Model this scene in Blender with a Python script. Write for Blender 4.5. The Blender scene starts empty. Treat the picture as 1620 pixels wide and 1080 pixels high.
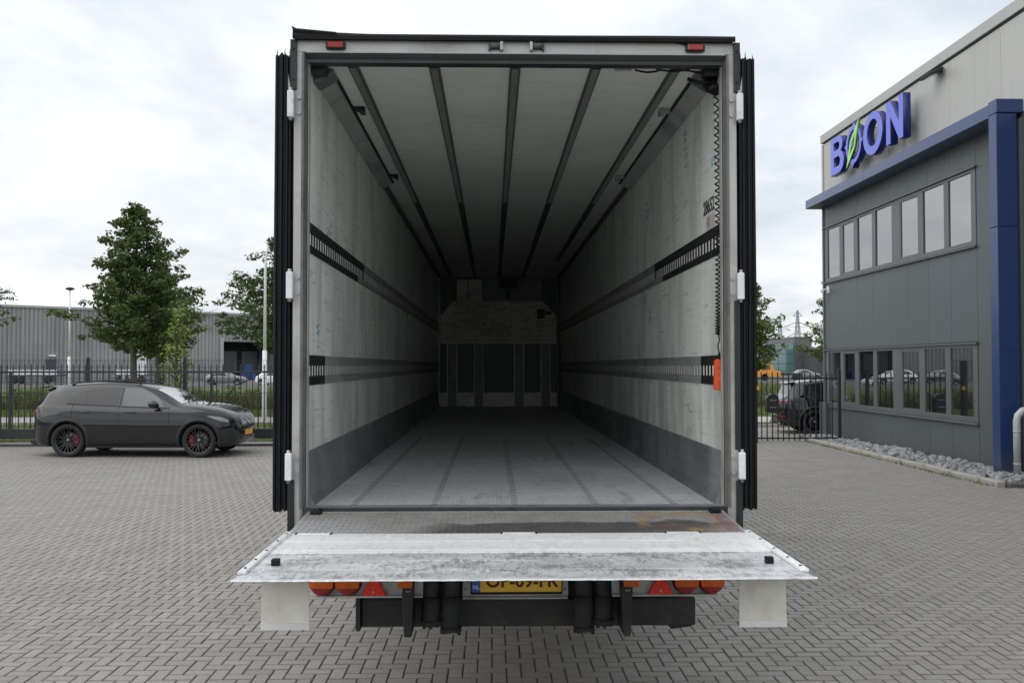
import bpy, bmesh, math, random
from math import sin, cos, pi, radians, sqrt, atan2
from mathutils import Vector, Matrix
import numpy as np
R = random.Random(7)
S = bpy.context.scene
COL = S.collection
# ------------------------------------------------------------------ camera
cam = bpy.data.cameras.new('camera'); co = bpy.data.objects.new('camera', cam); COL.objects.link(co)
cam.sensor_width = 36; cam.lens = 36*1445/1620; cam.clip_start = .05; cam.clip_end = 4000
co.location = (0, 0, 2.05)
co.rotation_euler = (radians(90+1.506), 0, radians(-1.229))
S.camera = co
# ------------------------------------------------------------------ light
SUN_EL, SUN_AZ = radians(42), radians(-112)          # azimuth measured from +Y towards +X
sd = bpy.data.lights.new('sun', 'SUN'); so = bpy.data.objects.new('sun', sd); COL.objects.link(so)
sd.energy = 1.1; sd.angle = radians(75); sd.color = (1, .975, .94)
dv = Vector((sin(SUN_AZ)*cos(SUN_EL), cos(SUN_AZ)*cos(SUN_EL), sin(SUN_EL)))
so.rotation_euler = dv.to_track_quat('Z', 'Y').to_euler()
W = bpy.data.worlds.new('World'); S.world = W; W.use_nodes = True
wt = W.node_tree; wt.nodes.clear()
def wn(t, **k):
    n = wt.nodes.new(t)
    for a, b in k.items(): setattr(n, a, b)
    return n
out = wn('ShaderNodeOutputWorld'); bg1 = wn('ShaderNodeBackground'); bg2 = wn('ShaderNodeBackground'); mx = wn('ShaderNodeMixShader')
sky = wn('ShaderNodeTexSky', sky_type='NISHITA', sun_disc=False)
sky.sun_elevation = SUN_EL; sky.sun_rotation = SUN_AZ; sky.dust_density = 2.0
wt.links.new(sky.outputs[0], bg1.inputs[0]); bg1.inputs[1].default_value = 0.12
tc = wn('ShaderNodeTexCoord'); sep = wn('ShaderNodeSeparateXYZ'); wt.links.new(tc.outputs['Generated'], sep.inputs[0])
def wm(op, a, b=None, clamp=False):
    n = wn('ShaderNodeMath', operation=op, use_clamp=clamp)
    for i, v in enumerate((a, b)):
        if v is None: continue
        if isinstance(v, (int, float)): n.inputs[i].default_value = v
        else: wt.links.new(v, n.inputs[i])
    return n.outputs[0]
den = wm('ADD', wm('MAXIMUM', sep.outputs[2], 0.0), 0.22)
cmb = wn('ShaderNodeCombineXYZ')
wt.links.new(wm('DIVIDE', sep.outputs[0], den), cmb.inputs[0]); wt.links.new(wm('DIVIDE', sep.outputs[1], den), cmb.inputs[1])
n1 = wn('ShaderNodeTexNoise'); n1.inputs['Scale'].default_value = 1.15; n1.inputs['Detail'].default_value = 9; n1.inputs['Roughness'].default_value = .55
n1.inputs['Distortion'].default_value = .3
wt.links.new(cmb.outputs[0], n1.inputs[0])
r1 = wn('ShaderNodeValToRGB'); cr = r1.color_ramp
cr.elements[0].position = .34; cr.elements[0].color = (.60, .65, .715, 1)
cr.elements[1].position = .62; cr.elements[1].color = (.98, .99, 1.0, 1)
e = cr.elements.new(.46); e.color = (.77, .81, .86, 1)
wt.links.new(n1.outputs[0], r1.inputs[0]); wt.links.new(r1.outputs[0], bg2.inputs[0])                                    # an overcast sky is brighter overhead
wt.links.new(wm('ADD', wm('MULTIPLY', wm('MAXIMUM', sep.outputs[2], 0.0), .5), .98), bg2.inputs[1])
n2 = wn('ShaderNodeTexNoise'); n2.inputs['Scale'].default_value = .7; n2.inputs['Detail'].default_value = 4
wt.links.new(cmb.outputs[0], n2.inputs[0])
mr = wn('ShaderNodeMapRange'); mr.inputs['From Min'].default_value = .3; mr.inputs['From Max'].default_value = .6
mr.inputs['To Min'].default_value = .82; mr.inputs['To Max'].default_value = .97
wt.links.new(n2.outputs[0], mr.inputs[0]); wt.links.new(mr.outputs[0], mx.inputs[0])
wt.links.new(bg1.outputs[0], mx.inputs[1]); wt.links.new(bg2.outputs[0], mx.inputs[2]); wt.links.new(mx.outputs[0], out.inputs[0])
S.view_settings.view_transform = 'Standard'; S.view_settings.look = 'None'
S.view_settings.exposure = 0.12; S.view_settings.gamma = 1.0; S.view_settings.use_curve_mapping = False
S.render.engine = 'CYCLES'
S.cycles.max_bounces = 16; S.cycles.diffuse_bounces = 12; S.cycles.glossy_bounces = 6
S.cycles.sample_clamp_indirect = 6
# ------------------------------------------------------------------ materials
MATS = {}
class NT:
    """small helper round a material's node tree; coordinates are object space (metres)"""
    def __init__(s, name):
        s.m = bpy.data.materials.new(name); s.m.use_nodes = True; s.t = s.m.node_tree
        s.b = s.t.nodes['Principled BSDF']; s.o = s.t.nodes['Material Output']
        s.tc = s.t.nodes.new('ShaderNodeTexCoord'); s.P = s.tc.outputs['Object']; s._g = None
    def n(s, t, **k):
        x = s.t.nodes.new(t)
        for a, b in k.items(): setattr(x, a, b)
        return x
    def put(s, sock, v):
        if isinstance(v, bpy.types.NodeSocket): s.t.links.new(v, sock)
        elif isinstance(v, (tuple, list)) and len(v) == 3 and sock.type == 'RGBA': sock.default_value = (*v, 1)
        else: sock.default_value = v
    def math(s, op, a, b=None, c=None, clamp=False):
        x = s.n('ShaderNodeMath', operation=op, use_clamp=clamp)
        for i, v in enumerate((a, b, c)):
            if v is not None: s.put(x.inputs[i], v)
        return x.outputs[0]
    def map(s, scale=(1, 1, 1), loc=(0, 0, 0), src=None):
        x = s.n('ShaderNodeMapping'); s.put(x.inputs[0], src or s.P); x.inputs['Scale'].default_value = scale; x.inputs['Location'].default_value = loc
        return x.outputs[0]
    def noise(s, sc, det=4, rough=.55, vec=None, dist=0):
        x = s.n('ShaderNodeTexNoise'); s.put(x.inputs[0], vec or s.P)
        x.inputs['Scale'].default_value = sc; x.inputs['Detail'].default_value = det; x.inputs['Roughness'].default_value = rough; x.inputs['Distortion'].default_value = dist
        return x.outputs[0]
    def rng(s, v, a, b, c=0., d=1.):
        x = s.n('ShaderNodeMapRange'); s.put(x.inputs[0], v)
        for i, q in zip((1, 2, 3, 4), (a, b, c, d)): x.inputs[i].default_value = q
        return x.outputs[0]
    def mix(s, f, a, b, mode='MIX'):
        x = s.n('ShaderNodeMix', data_type='RGBA', blend_type=mode, clamp_factor=True)
        s.put(x.inputs[0], f); s.put(x.inputs[6], a); s.put(x.inputs[7], b)
        return x.outputs[2]
    def sep(s, v=None):
        x = s.n('ShaderNodeSeparateXYZ'); s.put(x.inputs[0], v or s.P); return x.outputs
    def band(s, v, a, b, soft=.01):
        """1 between a and b with soft edges"""
        return s.math('MULTIPLY', s.rng(v, a-soft, a+soft), s.rng(v, b-soft, b+soft, 1., 0.))
    def bump(s, h, st=.3, dist=.01):
        x = s.n('ShaderNodeBump'); s.put(x.inputs['Height'], h); x.inputs['Strength'].default_value = st; x.inputs['Distance'].default_value = dist
        s.t.links.new(x.outputs[0], s.b.inputs['Normal'])
    def set(s, **k):
        for a, v in k.items():
            s.put(s.b.inputs[{'col': 'Base Color', 'rough': 'Roughness', 'metal': 'Metallic', 'ior': 'IOR', 'coat': 'Coat Weight', 'crough': 'Coat Roughness', 'trans': 'Transmission Weight', 'spec': 'Specular IOR Level', 'emit': 'Emission Color', 'estr': 'Emission Strength'}[a]], v)
        return s
def rgb(*c): return tuple(c)
def simple(name, col, rough=.6, metal=0., var=.12, sc=6., coat=0., bump=0., dirt=None, ior=None):
    """plain surface with soft colour variation, optional grime colour"""
    t = NT(name)
    f = t.noise(sc, 5, .6)
    c = t.mix(t.rng(f, .3, .7), tuple(x*(1-var) for x in col), tuple(x*(1+var) for x in col))
    if dirt:
        g = t.noise(sc*.6, 8, .7, dist=.4)
        c = t.mix(t.rng(g, .52, .68, 0, .75), c, dirt)
    t.set(col=c, rough=t.rng(f, .3, .7, max(.02, rough-.08), min(1, rough+.08)), metal=metal, coat=coat)
    if ior: t.set(ior=ior)
    if bump: t.bump(t.noise(sc*12, 3), bump, .004)
    return t.m
M = {}
M['black_rubber'] = simple('black_rubber', (.008, .0085, .0095), .55, sc=9, var=.4); M['black_rubber'].node_tree.nodes['Principled BSDF'].inputs['Specular IOR Level'].default_value = .25
M['black_paint'] = simple('black_paint', (.018, .019, .02), .5, sc=5, var=.25)
M['black_dull'] = simple('black_dull', (.02, .02, .021), .75, sc=5, var=.3, bump=.2)
M['fence_black'] = simple('fence_black', (.02, .022, .026), .45, sc=3)
M['chassis'] = simple('chassis', (.018, .018, .019), .6, sc=7, var=.3, dirt=(.05, .046, .04), bump=.2)
M['frame_metal'] = simple('frame_metal', (.47, .46, .45), .42, .25, sc=3, dirt=(.25, .24, .225), bump=.08); M['frame_grime'] = simple('frame_grime', (.17, .165, .16), .5, .3, sc=6, dirt=(.07, .068, .065))
M['white_block'] = simple('white_block', (.78, .79, .8), .4, sc=22, var=.05, dirt=(.4, .4, .4))
M['galv'] = simple('galv', (.42, .43, .44), .45, .6, sc=12)
M['dark_steel'] = simple('dark_steel', (.06, .062, .065), .45, .5, sc=8, var=.3)
M['red_lens'] = simple('red_lens', (.28, .012, .012), .2, var=.2, sc=20, coat=.3)
M['orange_lens'] = simple('orange_lens', (.55, .1, .012), .2, var=.2, sc=20, coat=.3)
M['red_reflector'] = simple('red_reflector', (.75, .03, .015), .28, var=.1, sc=60, coat=.3)
M['orange_plastic'] = simple('orange_plastic', (.72, .11, .03), .4, sc=20, dirt=(.3, .05, .03))
M['grey_plate'] = simple('grey_plate', (.42, .42, .41), .5, sc=9, dirt=(.22, .21, .19))
M['plate_yellow'] = simple('plate_yellow', (.82, .50, .04), .45, var=.04, sc=9, dirt=(.5, .3, .04))
M['plate_blue'] = simple('plate_blue', (.02, .12, .45), .45)
M['white_paint'] = simple('white_paint', (.75, .76, .76), .5, var=.04)
M['ink'] = simple('ink', (.02, .02, .02), .6)
M['plate_ink'] = simple('plate_ink', (.07, .012, .008), .6)
M['flag_white'] = simple('flag_white', (.72, .70, .63), .6, var=.1, sc=7, dirt=(.55, .51, .42))
M['flag_strip'] = simple('flag_strip', (.7, .7, .68), .5, var=.06, sc=20)
# paving brick
def mk_brick(name, src):
    t = NT(name)
    if src == 'island': rnd = t.n('ShaderNodeNewGeometry').outputs['Random Per Island']
    else: rnd = t.n('ShaderNodeObjectInfo').outputs['Random']
    geo = t.n('ShaderNodeNewGeometry').outputs['Position']
    big = t.noise(.22, 5, .6, geo); med = t.noise(1.7, 4, .6, geo); fine = t.noise(115, 3, .8, geo); gr = t.noise(45, 3, .7, geo)
    c = t.mix(t.rng(rnd, 0, 1), (.235, .219, .196), (.305, .287, .260))
    c = t.mix(t.math('GREATER_THAN', t.math('FRACT', t.math('MULTIPLY', rnd, 7.31)), .93), c, (.30, .275, .255))
    c = t.mix(t.rng(big, .35, .68), c, t.mix(.5, c, (.265, .257, .242)))
    c = t.mix(t.rng(med, .42, .72, 0, .45), c, (.17, .162, .15))
    stn = t.noise(.75, 7, .65, geo, dist=.7); c = t.mix(t.rng(stn, .56, .68, 0, .3), c, (.115, .108, .098)); dk = t.noise(3.1, 5, .6, geo, dist=.5); c = t.mix(t.rng(dk, .66, .73, 0, .35), c, (.09, .085, .075))
    c = t.mix(t.rng(fine, .35, .7, 0, 1), t.mix(.34, c, (.1, .098, .095)), t.mix(.34, c, (.5, .48, .45)))
    c = t.mix(t.rng(gr, .62, .75, 0, .35), c, (.12, .115, .105))
    t.set(col=c, rough=t.rng(med, .3, .7, .62, .85), spec=.35); t.bump(t.mix(.5, fine, gr), .35, .004)
    return t.m
M['brick'] = mk_brick('paving_brick', 'object'); M['brick_far'] = mk_brick('paving_brick_far', 'island')
t = NT('joint_sand'); f = t.noise(1.2, 6, .6); g = t.noise(90, 3)
t.set(col=t.mix(t.rng(f, .45, .7), t.mix(g, (.045, .042, .036), (.085, .08, .068)), (.05, .06, .03)), rough=.95); M['joint'] = t.m
M['brick_edge'] = simple('paving_brick_edge', (.168, .158, .143), .9, var=.2, sc=6)
# grass
t = NT('grass'); f = t.noise(.35, 6, .6); g = t.noise(9, 5, .7); h = t.noise(60, 3, .7)
c = t.mix(t.rng(f, .35, .65), (.075, .13, .028), (.12, .165, .045)); c = t.mix(t.rng(g, .4, .7), c, (.15, .17, .07)); c = t.mix(t.rng(h, .4, .65, 0, .5), c, (.03, .05, .015))
t.set(col=c, rough=.9, spec=.2); t.bump(h, .6, .03); M['grass'] = t.m
def leafmat(name, a, b, d, tr=.25):
    t = NT(name); rnd = t.n('ShaderNodeNewGeometry').outputs['Random Per Island']
    pos = t.n('ShaderNodeNewGeometry').outputs['Position']; cl = t.noise(1.3, 3, .5, pos)
    c = t.mix(rnd, a, b); c = t.mix(t.rng(cl, .42, .66, 0, .65), c, d)
    t.set(col=c, rough=.55, spec=.35)
    tl = t.n('ShaderNodeBsdfTranslucent'); t.put(tl.inputs[0], t.mix(.5, c, (b[0]*1.5, b[1]*1.6, b[2])))
    m_ = t.n('ShaderNodeMixShader'); m_.inputs[0].default_value = tr
    t.t.links.new(t.b.outputs[0], m_.inputs[1]); t.t.links.new(tl.outputs[0], m_.inputs[2]); t.t.links.new(m_.outputs[0], t.o.inputs[0])
    return t.m
M['leaf_dark'] = leafmat('leaf_dark', (.04, .075, .022), (.085, .13, .035), (.12, .165, .05))
M['leaf_mid'] = leafmat('leaf_mid', (.06, .10, .025), (.12, .17, .045), (.16, .21, .06))
M['leaf_light'] = leafmat('leaf_light', (.14, .2, .045), (.24, .32, .08), (.3, .36, .12), .35)
M['grass_blade'] = leafmat('grass_blade', (.09, .14, .03), (.16, .2, .06), (.19, .2, .09), .2)
M['reed'] = leafmat('reed', (.075, .10, .03), (.17, .18, .075), (.22, .2, .11), .2)
M['bush'] = leafmat('bush', (.04, .07, .02), (.09, .12, .035), (.13, .15, .05), .2)
M['bark'] = simple('bark', (.10, .085, .065), .9, var=.3, sc=8, bump=.6)
M['path'] = simple('path', (.36, .35, .33), .85, var=.08, sc=2, bump=.2)
M['kerb'] = simple('kerb', (.37, .35, .31), .85, var=.12, sc=5, dirt=(.14, .135, .09), bump=.5)
M['asphalt'] = simple('asphalt', (.09, .09, .088), .85, var=.15, sc=2)
M['moss'] = simple('moss', (.05, .07, .025), .95, var=.4, sc=9, bump=.6)
M['stone_m'] = NT('crushed_stone')
t = M['stone_m']; f = t.noise(14, 4, .7); rnd = t.n('ShaderNodeObjectInfo').outputs['Random']; geo = t.n('ShaderNodeNewGeometry').outputs['Random Per Island']
rr = t.math('FRACT', t.math('ADD', rnd, geo))
c = t.mix(rr, (.15, .155, .16), (.37, .375, .375)); t.set(col=t.mix(t.rng(f, .4, .7, 0, .5), c, (.14, .145, .15)), rough=.8); t.bump(f, .4, .01); M['stone_m'] = t.m
# building
def panelmat(name, col, rough=.45, metal=.1):
    t = NT(name); geo = t.n('ShaderNodeNewGeometry').outputs['Position']; s_ = t.noise(.5, 4, .5, geo); v = t.noise(3, 5, .6, t.map((1, 3, .25), src=geo)); rnd = t.n('ShaderNodeObjectInfo').outputs['Random']
    c = t.mix(t.rng(rnd, 0, 1), tuple(x*.96 for x in col), tuple(x*1.04 for x in col))
    c = t.mix(t.rng(v, .45, .75, 0, .25), c, tuple(x*.75 for x in col)); c = t.mix(t.rng(s_, .4, .7, 0, .15), c, tuple(x*1.2 for x in col))
    zz = t.sep(geo)[2]; c = t.mix(t.math('MULTIPLY', t.rng(zz, .05, .55, .6, 0), t.rng(v, .3, .6)), c, (.10, .095, .085))
    rs = t.noise(7, 4, .7, t.map((1, 2.2, .09), src=geo)); c = t.mix(t.rng(rs, .6, .72, 0, .22), c, tuple(x*.6 for x in col))
    t.set(col=c, rough=rough, metal=metal); t.bump(t.noise(.9, 2, .5, geo), .12, .04); return t.m
M['panel_dark'] = panelmat('panel_dark', (.092, .106, .115)); M['panel_light'] = panelmat('panel_light', (.44, .435, .415))
M['trim_dark'] = panelmat('trim_dark', (.11, .118, .12), .4); M['trim_light'] = panelmat('trim_light', (.40, .40, .385), .4)
M['blue_clad'] = panelmat('blue_clad', (.018, .042, .14), .3); M['blue_clad'].node_tree.nodes['Principled BSDF'].inputs['Coat Weight'].default_value = .35; M['blue_clad'].node_tree.nodes['Principled BSDF'].inputs['Coat Roughness'].default_value = .2
M['joint_dark'] = simple('joint_dark', (.025, .027, .03), .7)
M['glass_win'] = NT('window_glass').set(col=(.012, .013, .015), rough=.012, ior=4.3).m
M['glass_far'] = NT('glass_far').set(col=(.10, .19, .20), rough=.06, ior=2.2).m
M['sign_blue'] = simple('sign_blue', (.10, .135, .70), .35, var=.03, coat=.3)
M['sign_side'] = simple('sign_side', (.012, .022, .14), .35, var=.05)  # letter sides turned from the light: their shade is put into a darker blue
M['sign_green'] = simple('sign_green', (.30, .72, .12), .35, var=.03, coat=.3)
M['sign_green_side'] = simple('sign_green_side', (.06, .22, .02), .35)  # needle sides: shade likewise put into a darker green
M['pipe_grey'] = simple('pipe_grey', (.42, .43, .44), .35, sc=3, dirt=(.3, .3, .29))
t = NT('warehouse_cladding'); ps = t.sep(); geo = t.P; v = t.noise(.12, 4, .6); st = t.noise(1.2, 3, .6, t.map((1, 1, .06)))
c = t.mix(t.rng(v, .35, .65), (.27, .27, .268), (.35, .348, .34)); c = t.mix(t.rng(st, .4, .7, 0, .35), c, (.15, .15, .15)); t.set(col=c, rough=.5, metal=.15); M['cladding'] = t.m
M['dock_dark'] = simple('dock_dark', (.02, .021, .023), .8)
M['door_white'] = simple('door_white', (.75, .76, .77), .5, var=.04)
M['blue_crate'] = simple('blue_crate', (.03, .09, .3), .5)
M['teal_dark'] = simple('teal_dark', (.05, .075, .09), .5)
# car
M['car_black'] = NT('car_black').set(col=(.004, .0045, .006), rough=.4, spec=.06, coat=1., crough=.012).m; M['car_black'].node_tree.nodes['Principled BSDF'].inputs['Coat IOR'].default_value = 1.62
M['car_trim'] = simple('car_trim', (.012, .0125, .014), .55, sc=20)
M['car_glass'] = NT('car_glass').set(col=(.05, .058, .056), rough=.02, ior=1.75).m
M['car_glass_tint'] = NT('car_glass_tint').set(col=(.008, .008, .009), rough=.03, ior=1.6).m
M['tyre'] = simple('tyre', (.02, .02, .021), .8, sc=20, bump=.2)
M['rim_black'] = NT('rim_black').set(col=(.05, .051, .054), rough=.2, metal=.9, coat=.6).m
M['brake_disc'] = simple('brake_disc', (.25, .25, .25), .4, .8)
M['caliper'] = simple('caliper', (.45, .015, .02), .35)
M['windscreen'] = NT('windscreen').set(col=(.03, .032, .033), rough=.02, ior=7.0).m
M['lamp_clear'] = NT('lamp_clear').set(col=(.2, .205, .215), rough=.12, coat=1.).m
M['car_plate'] = simple('car_plate', (.75, .36, .04), .45)
M['orange_truck'] = simple('orange_truck', (.72, .3, .04), .45, dirt=(.3, .18, .06))
M['car_white'] = NT('car_white').set(col=(.7, .71, .72), rough=.3, coat=1.).m
M['car_grey'] = NT('car_grey').set(col=(.18, .19, .2), rough=.3, coat=1., metal=.4).m
M['pylon_grey'] = simple('pylon_grey', (.36, .39, .43), .6)
M['far_dark'] = simple('far_dark', (.06, .065, .07), .6, sc=.4)
# interior
t = NT('interior_wall'); p = t.sep()
v1 = t.noise(2.1, 6, .6, t.map((1, 1.6, .35))); v2 = t.noise(5, 6, .62, t.map((1, 1.2, .12), (3, 0, 5))); hsc = t.noise(6, 6, .7, t.map((1, .5, 7))); big = t.noise(.7, 4)
sm = t.noise(3, 5, .6, t.map((1, .35, 1.2)))
base = t.mix(t.rng(big, .3, .7), (.80, .81, .775), (.88, .885, .85))
c = t.mix(t.rng(v1, .48, .62, 0, .75), base, (.58, .59, .56)); c = t.mix(t.rng(v2, .56, .66, 0, .55), c, (.82, .83, .80))
c = t.mix(t.rng(hsc, .57, .68, 0, .7), c, (.3, .3, .285)); h2 = t.noise(15, 5, .8, t.map((1, .35, 6), (0, 3, 9))); c = t.mix(t.math('MULTIPLY', t.rng(h2, .62, .68), t.rng(sm, .42, .6)), c, (.12, .12, .115)); lowz = t.rng(p[2], 1.5, 2.3, .75, 0); c = t.mix(t.math('MULTIPLY', lowz, t.rng(v1, .4, .62)), c, (.42, .42, .40)); c = t.mix(t.rng(sm, .6, .75, 0, .5), c, (.42, .42, .40))
sp = t.noise(24, 4, .7, t.map((1, .4, 2))); c = t.mix(t.rng(sp, .68, .73, 0, .7), c, (.14, .14, .13))
mk = t.noise(2.4, 2, .5, t.map((1, 1.4, 1), (0, 7, 3))); mk2 = t.noise(20, 2, .5, t.map((1, .5, 2.5)))
c = t.mix(t.math('MULTIPLY', t.rng(mk, .66, .7), t.rng(mk2, .5, .6)), c, (.2, .38, .48))
t.set(col=c, rough=.33, spec=.5); t.bump(t.noise(2.2, 3, .5, t.map((1, 1, 1))), .05, .02); M['int_wall'] = t.m
t = NT('interior_ceiling'); a = t.noise(1.1, 5, .6, t.map((.8, 1, 1))); b = t.noise(5, 7, .7, t.map((.7, 3.2, 1)))
c = t.mix(t.rng(a, .3, .7), (.66, .67, .635), (.76, .765, .73)); c = t.mix(t.rng(b, .5, .72, 0, .45), c, (.46, .465, .44)); sp = t.noise(30, 3, .6); c = t.mix(t.rng(sp, .7, .76, 0, .5), c, (.2, .2, .19))
t.set(col=c, rough=.55); t.bump(b, .05, .02); M['int_ceiling'] = t.m
t = NT('kick_plate'); a = t.noise(2.5, 7, .65, t.map((1, .8, .7))); b = t.noise(10, 8, .75, t.map((1, .3, 5))); s3 = t.noise(26, 5, .7)
c = t.mix(t.rng(a, .35, .65), (.20, .212, .222), (.36, .372, .38)); c = t.mix(t.rng(b, .55, .7, 0, .55), c, (.12, .125, .13)); c = t.mix(t.rng(s3, .68, .74, 0, .8), c, (.5, .5, .5))
t.set(col=c, rough=t.rng(b, .4, .6, .38, .6), metal=.55); t.bump(t.mix(.5, b, s3), .12, .004); M['kick'] = t.m
t = NT('aluminium_floor'); a = t.noise(1.2, 6, .6, t.map((1, 1, 1))); b = t.noise(5, 8, .75, t.map((1.6, 1, 1)), dist=.6); w = t.n('ShaderNodeTexWave', wave_type='BANDS', bands_direction='X')
t.put(w.inputs[0], t.P); w.inputs['Scale'].default_value = 18; w2 = t.n('ShaderNodeTexWave', wave_type='BANDS', bands_direction='Y'); t.put(w2.inputs[0], t.P); w2.inputs['Scale'].default_value = 26
sc_ = t.n('ShaderNodeTexVoronoi', feature='DISTANCE_TO_EDGE'); t.put(sc_.inputs[0], t.map((1.2, 1, 1), src=t.mix(.35, t.P, t.n('ShaderNodeTexNoise').outputs[1]))); sc_.inputs['Scale'].default_value = 2.6
sk = t.math('MULTIPLY', t.rng(sc_.outputs['Distance'], 0, .012, 1, 0), t.rng(t.noise(1.6, 3), .5, .62))
c = t.mix(t.rng(a, .32, .68), (.58, .60, .61), (.76, .775, .78)); c = t.mix(t.rng(b, .5, .74, 0, .6), c, (.34, .35, .355)); c = t.mix(t.math('MULTIPLY', w.outputs[0], .22), c, (.18, .18, .18))
c = t.mix(t.math('MULTIPLY', sk, .6), c, (.1, .1, .1))
pp_ = t.sep(); mark = t.noise(3.2, 6, .7, t.map((1.4, .35, 1))); c = t.mix(t.rng(mark, .58, .72, 0, .6), c, (.14, .145, .15))
t.set(col=c, rough=t.rng(b, .35, .7, .30, .5), metal=.35); t.bump(t.math('ADD', w.outputs[0], t.math('MULTIPLY', w2.outputs[0], .6)), .25, .003); M['floor_al'] = t.m
t = NT('bulkhead_board'); b = t.noise(3.2, 8, .75, t.map((1, 1, 5))); b2 = t.noise(16, 6, .75, t.map((1, 1, 3))); big = t.noise(1.6, 4)
c = t.mix(t.rng(big, .35, .65), (.66, .60, .54), (.90, .87, .82)); c = t.mix(t.rng(b, .50, .62, 0, .55), c, (.22, .17, .13)); c = t.mix(t.rng(b2, .56, .64, 0, .9), c, (.04, .035, .03)); t.set(col=c, rough=.6); M['board'] = t.m
M['bulk_light'] = simple('bulkhead_light', (.86, .85, .82), .5, sc=3, var=.15, dirt=(.25, .22, .2))
M['bulk_dark'] = simple('bulkhead_dark', (.14, .145, .15), .5, sc=4, var=.2)
M['bulk_grey'] = simple('bulkhead_grey', (.28, .285, .29), .5, sc=5, dirt=(.1, .1, .1))
M['rail_grey'] = simple('rail_grey', (.33, .335, .33), .5, .3, sc=5, dirt=(.12, .12, .115)); M['rail_black'] = simple('rail_black', (.014, .0145, .015), .5, sc=8)
M['rail_slot'] = simple('rail_slot', (.80, .81, .78), .5, sc=14, dirt=(.3, .3, .28)); M['rail_slot_dim'] = simple('rail_slot_dim', (.62, .625, .60), .5, sc=14, dirt=(.2, .2, .19))
M['track'] = simple('ceiling_track', (.085, .09, .088), .5, .3, sc=5); M['track_rib'] = simple('ceiling_track_rib', (.36, .365, .36), .5, .3, sc=9); M['duct'] = simple('corner_duct', (.46, .465, .46), .5, .2, sc=3, dirt=(.1, .1, .1))
# tail lift
t = NT('tread_plate'); p = t.sep(); a = t.noise(3, 7, .7); b = t.noise(30, 6, .7); wob = t.math('MULTIPLY', t.math('SUBTRACT', t.noise(2.2, 5, .6), .5), .35)
c = t.mix(t.rng(a, .35, .65), (.30, .293, .28), (.40, .392, .38)); c = t.mix(t.rng(b, .5, .7, 0, .4), c, (.17, .165, .155))
# worn bright corner, wet-dark band, remnants of red and yellow paint
wet = t.math('MULTIPLY', t.band(t.math('ADD', p[1], wob), 4.74, 5.06, .02), t.band(t.math('ADD', p[0], t.math('MULTIPLY', t.math('SUBTRACT', p[1], 4.8), -.8)), -.42, 1.12, .12)); c = t.mix(t.math('MULTIPLY', wet, .92), c, (.045, .045, .044))
br = t.math('MULTIPLY', t.rng(t.math('ADD', p[0], wob), -.95, -.6, 1, 0), t.rng(t.math('ADD', p[1], wob), 4.8, 5.2, 1, 0)); c = t.mix(t.math('MULTIPLY', br, .75), c, (.6, .62, .66))
wear = t.rng(t.noise(7, 6, .75), .44, .56)
inx = t.band(p[0], .80, 1.25, .012); iny = t.band(p[1], 4.86, 5.28, .012); inner = t.math('MULTIPLY', t.band(p[0], .86, 1.19, .01), t.band(p[1], 4.93, 5.2, .01))
rect = t.math('MULTIPLY', inx, iny); ring = t.math('SUBTRACT', rect, inner, clamp=True)
redm = t.math('MULTIPLY', t.math('MAXIMUM', t.math('MULTIPLY', rect, t.rng(t.noise(5, 4, .6, t.map((1, 1, 1), (4, 4, 0))), .47, .55)), t.math('MULTIPLY', t.band(p[0], 1.25, 1.33, .01), iny)), wear)
c = t.mix(t.math('MULTIPLY', redm, .7), c, (.34, .08, .06)); c = t.mix(t.math('MULTIPLY', t.math('MULTIPLY', ring, wear), .7), c, (.5, .36, .12))
t.set(col=c, rough=t.math('SUBTRACT', .6, t.math('MULTIPLY', wet, .2)), metal=.3, spec=.4); t.bump(b, .25, .002); M['tread'] = t.m; M['tread_top'] = simple('tread_top', (.29, .285, .275), .4, .4, sc=12, dirt=(.2, .195, .19))
def alumat(name, lo, hi, dark, amt, rough=.42):
    t = NT(name); a = t.noise(2.2, 8, .7, t.map((.6, 2, 1))); b = t.noise(8, 8, .8, t.map((.35, 3.5, 1))); d = t.math('ADD', t.math('MULTIPLY', t.noise(24, 8, .85, t.map((1.3, .45, 1)), dist=.6), .62), t.math('MULTIPLY', t.noise(2.6, 4, .6, t.map((1, 2, 1), (5, 1, 0))), .38)); g = t.noise(60, 5, .8, t.map((1, .3, 1)))
    c = t.mix(t.rng(a, .35, .65), lo, hi); c = t.mix(t.rng(d, .48, .58, 0, amt), c, dark); c = t.mix(t.rng(b, .58, .7, 0, amt), c, dark); c = t.mix(t.rng(g, .55, .7, 0, amt), c, dark)
    s_ = t.n('ShaderNodeTexNoise'); t.put(s_.inputs[0], t.map((14, 1.4, 1))); s_.inputs['Scale'].default_value = 1.6; s_.inputs['Distortion'].default_value = 1.2
    c = t.mix(t.math('MULTIPLY', t.rng(t.math('ABSOLUTE', t.math('SUBTRACT', s_.outputs[0], .5)), 0, .006, 1, 0), t.rng(a, .5, .58, 0, .7)), c, (.12, .12, .12))
    t.set(col=c, rough=t.rng(d, .35, .65, rough-.1, rough+.15), metal=.25); t.bump(g, .12, .002); return t.m
M['alu_bright'] = alumat('alu_bright', (.82, .82, .82), (.93, .93, .93), (.50, .49, .48), .55)
M['alu_worn'] = alumat('alu_worn', (.50, .505, .51), (.86, .865, .87), (.20, .205, .21), .9, .38)
M['alu_edge'] = simple('alu_edge', (.66, .665, .67), .35, .3, sc=18, dirt=(.3, .3, .3), bump=.3)
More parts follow.
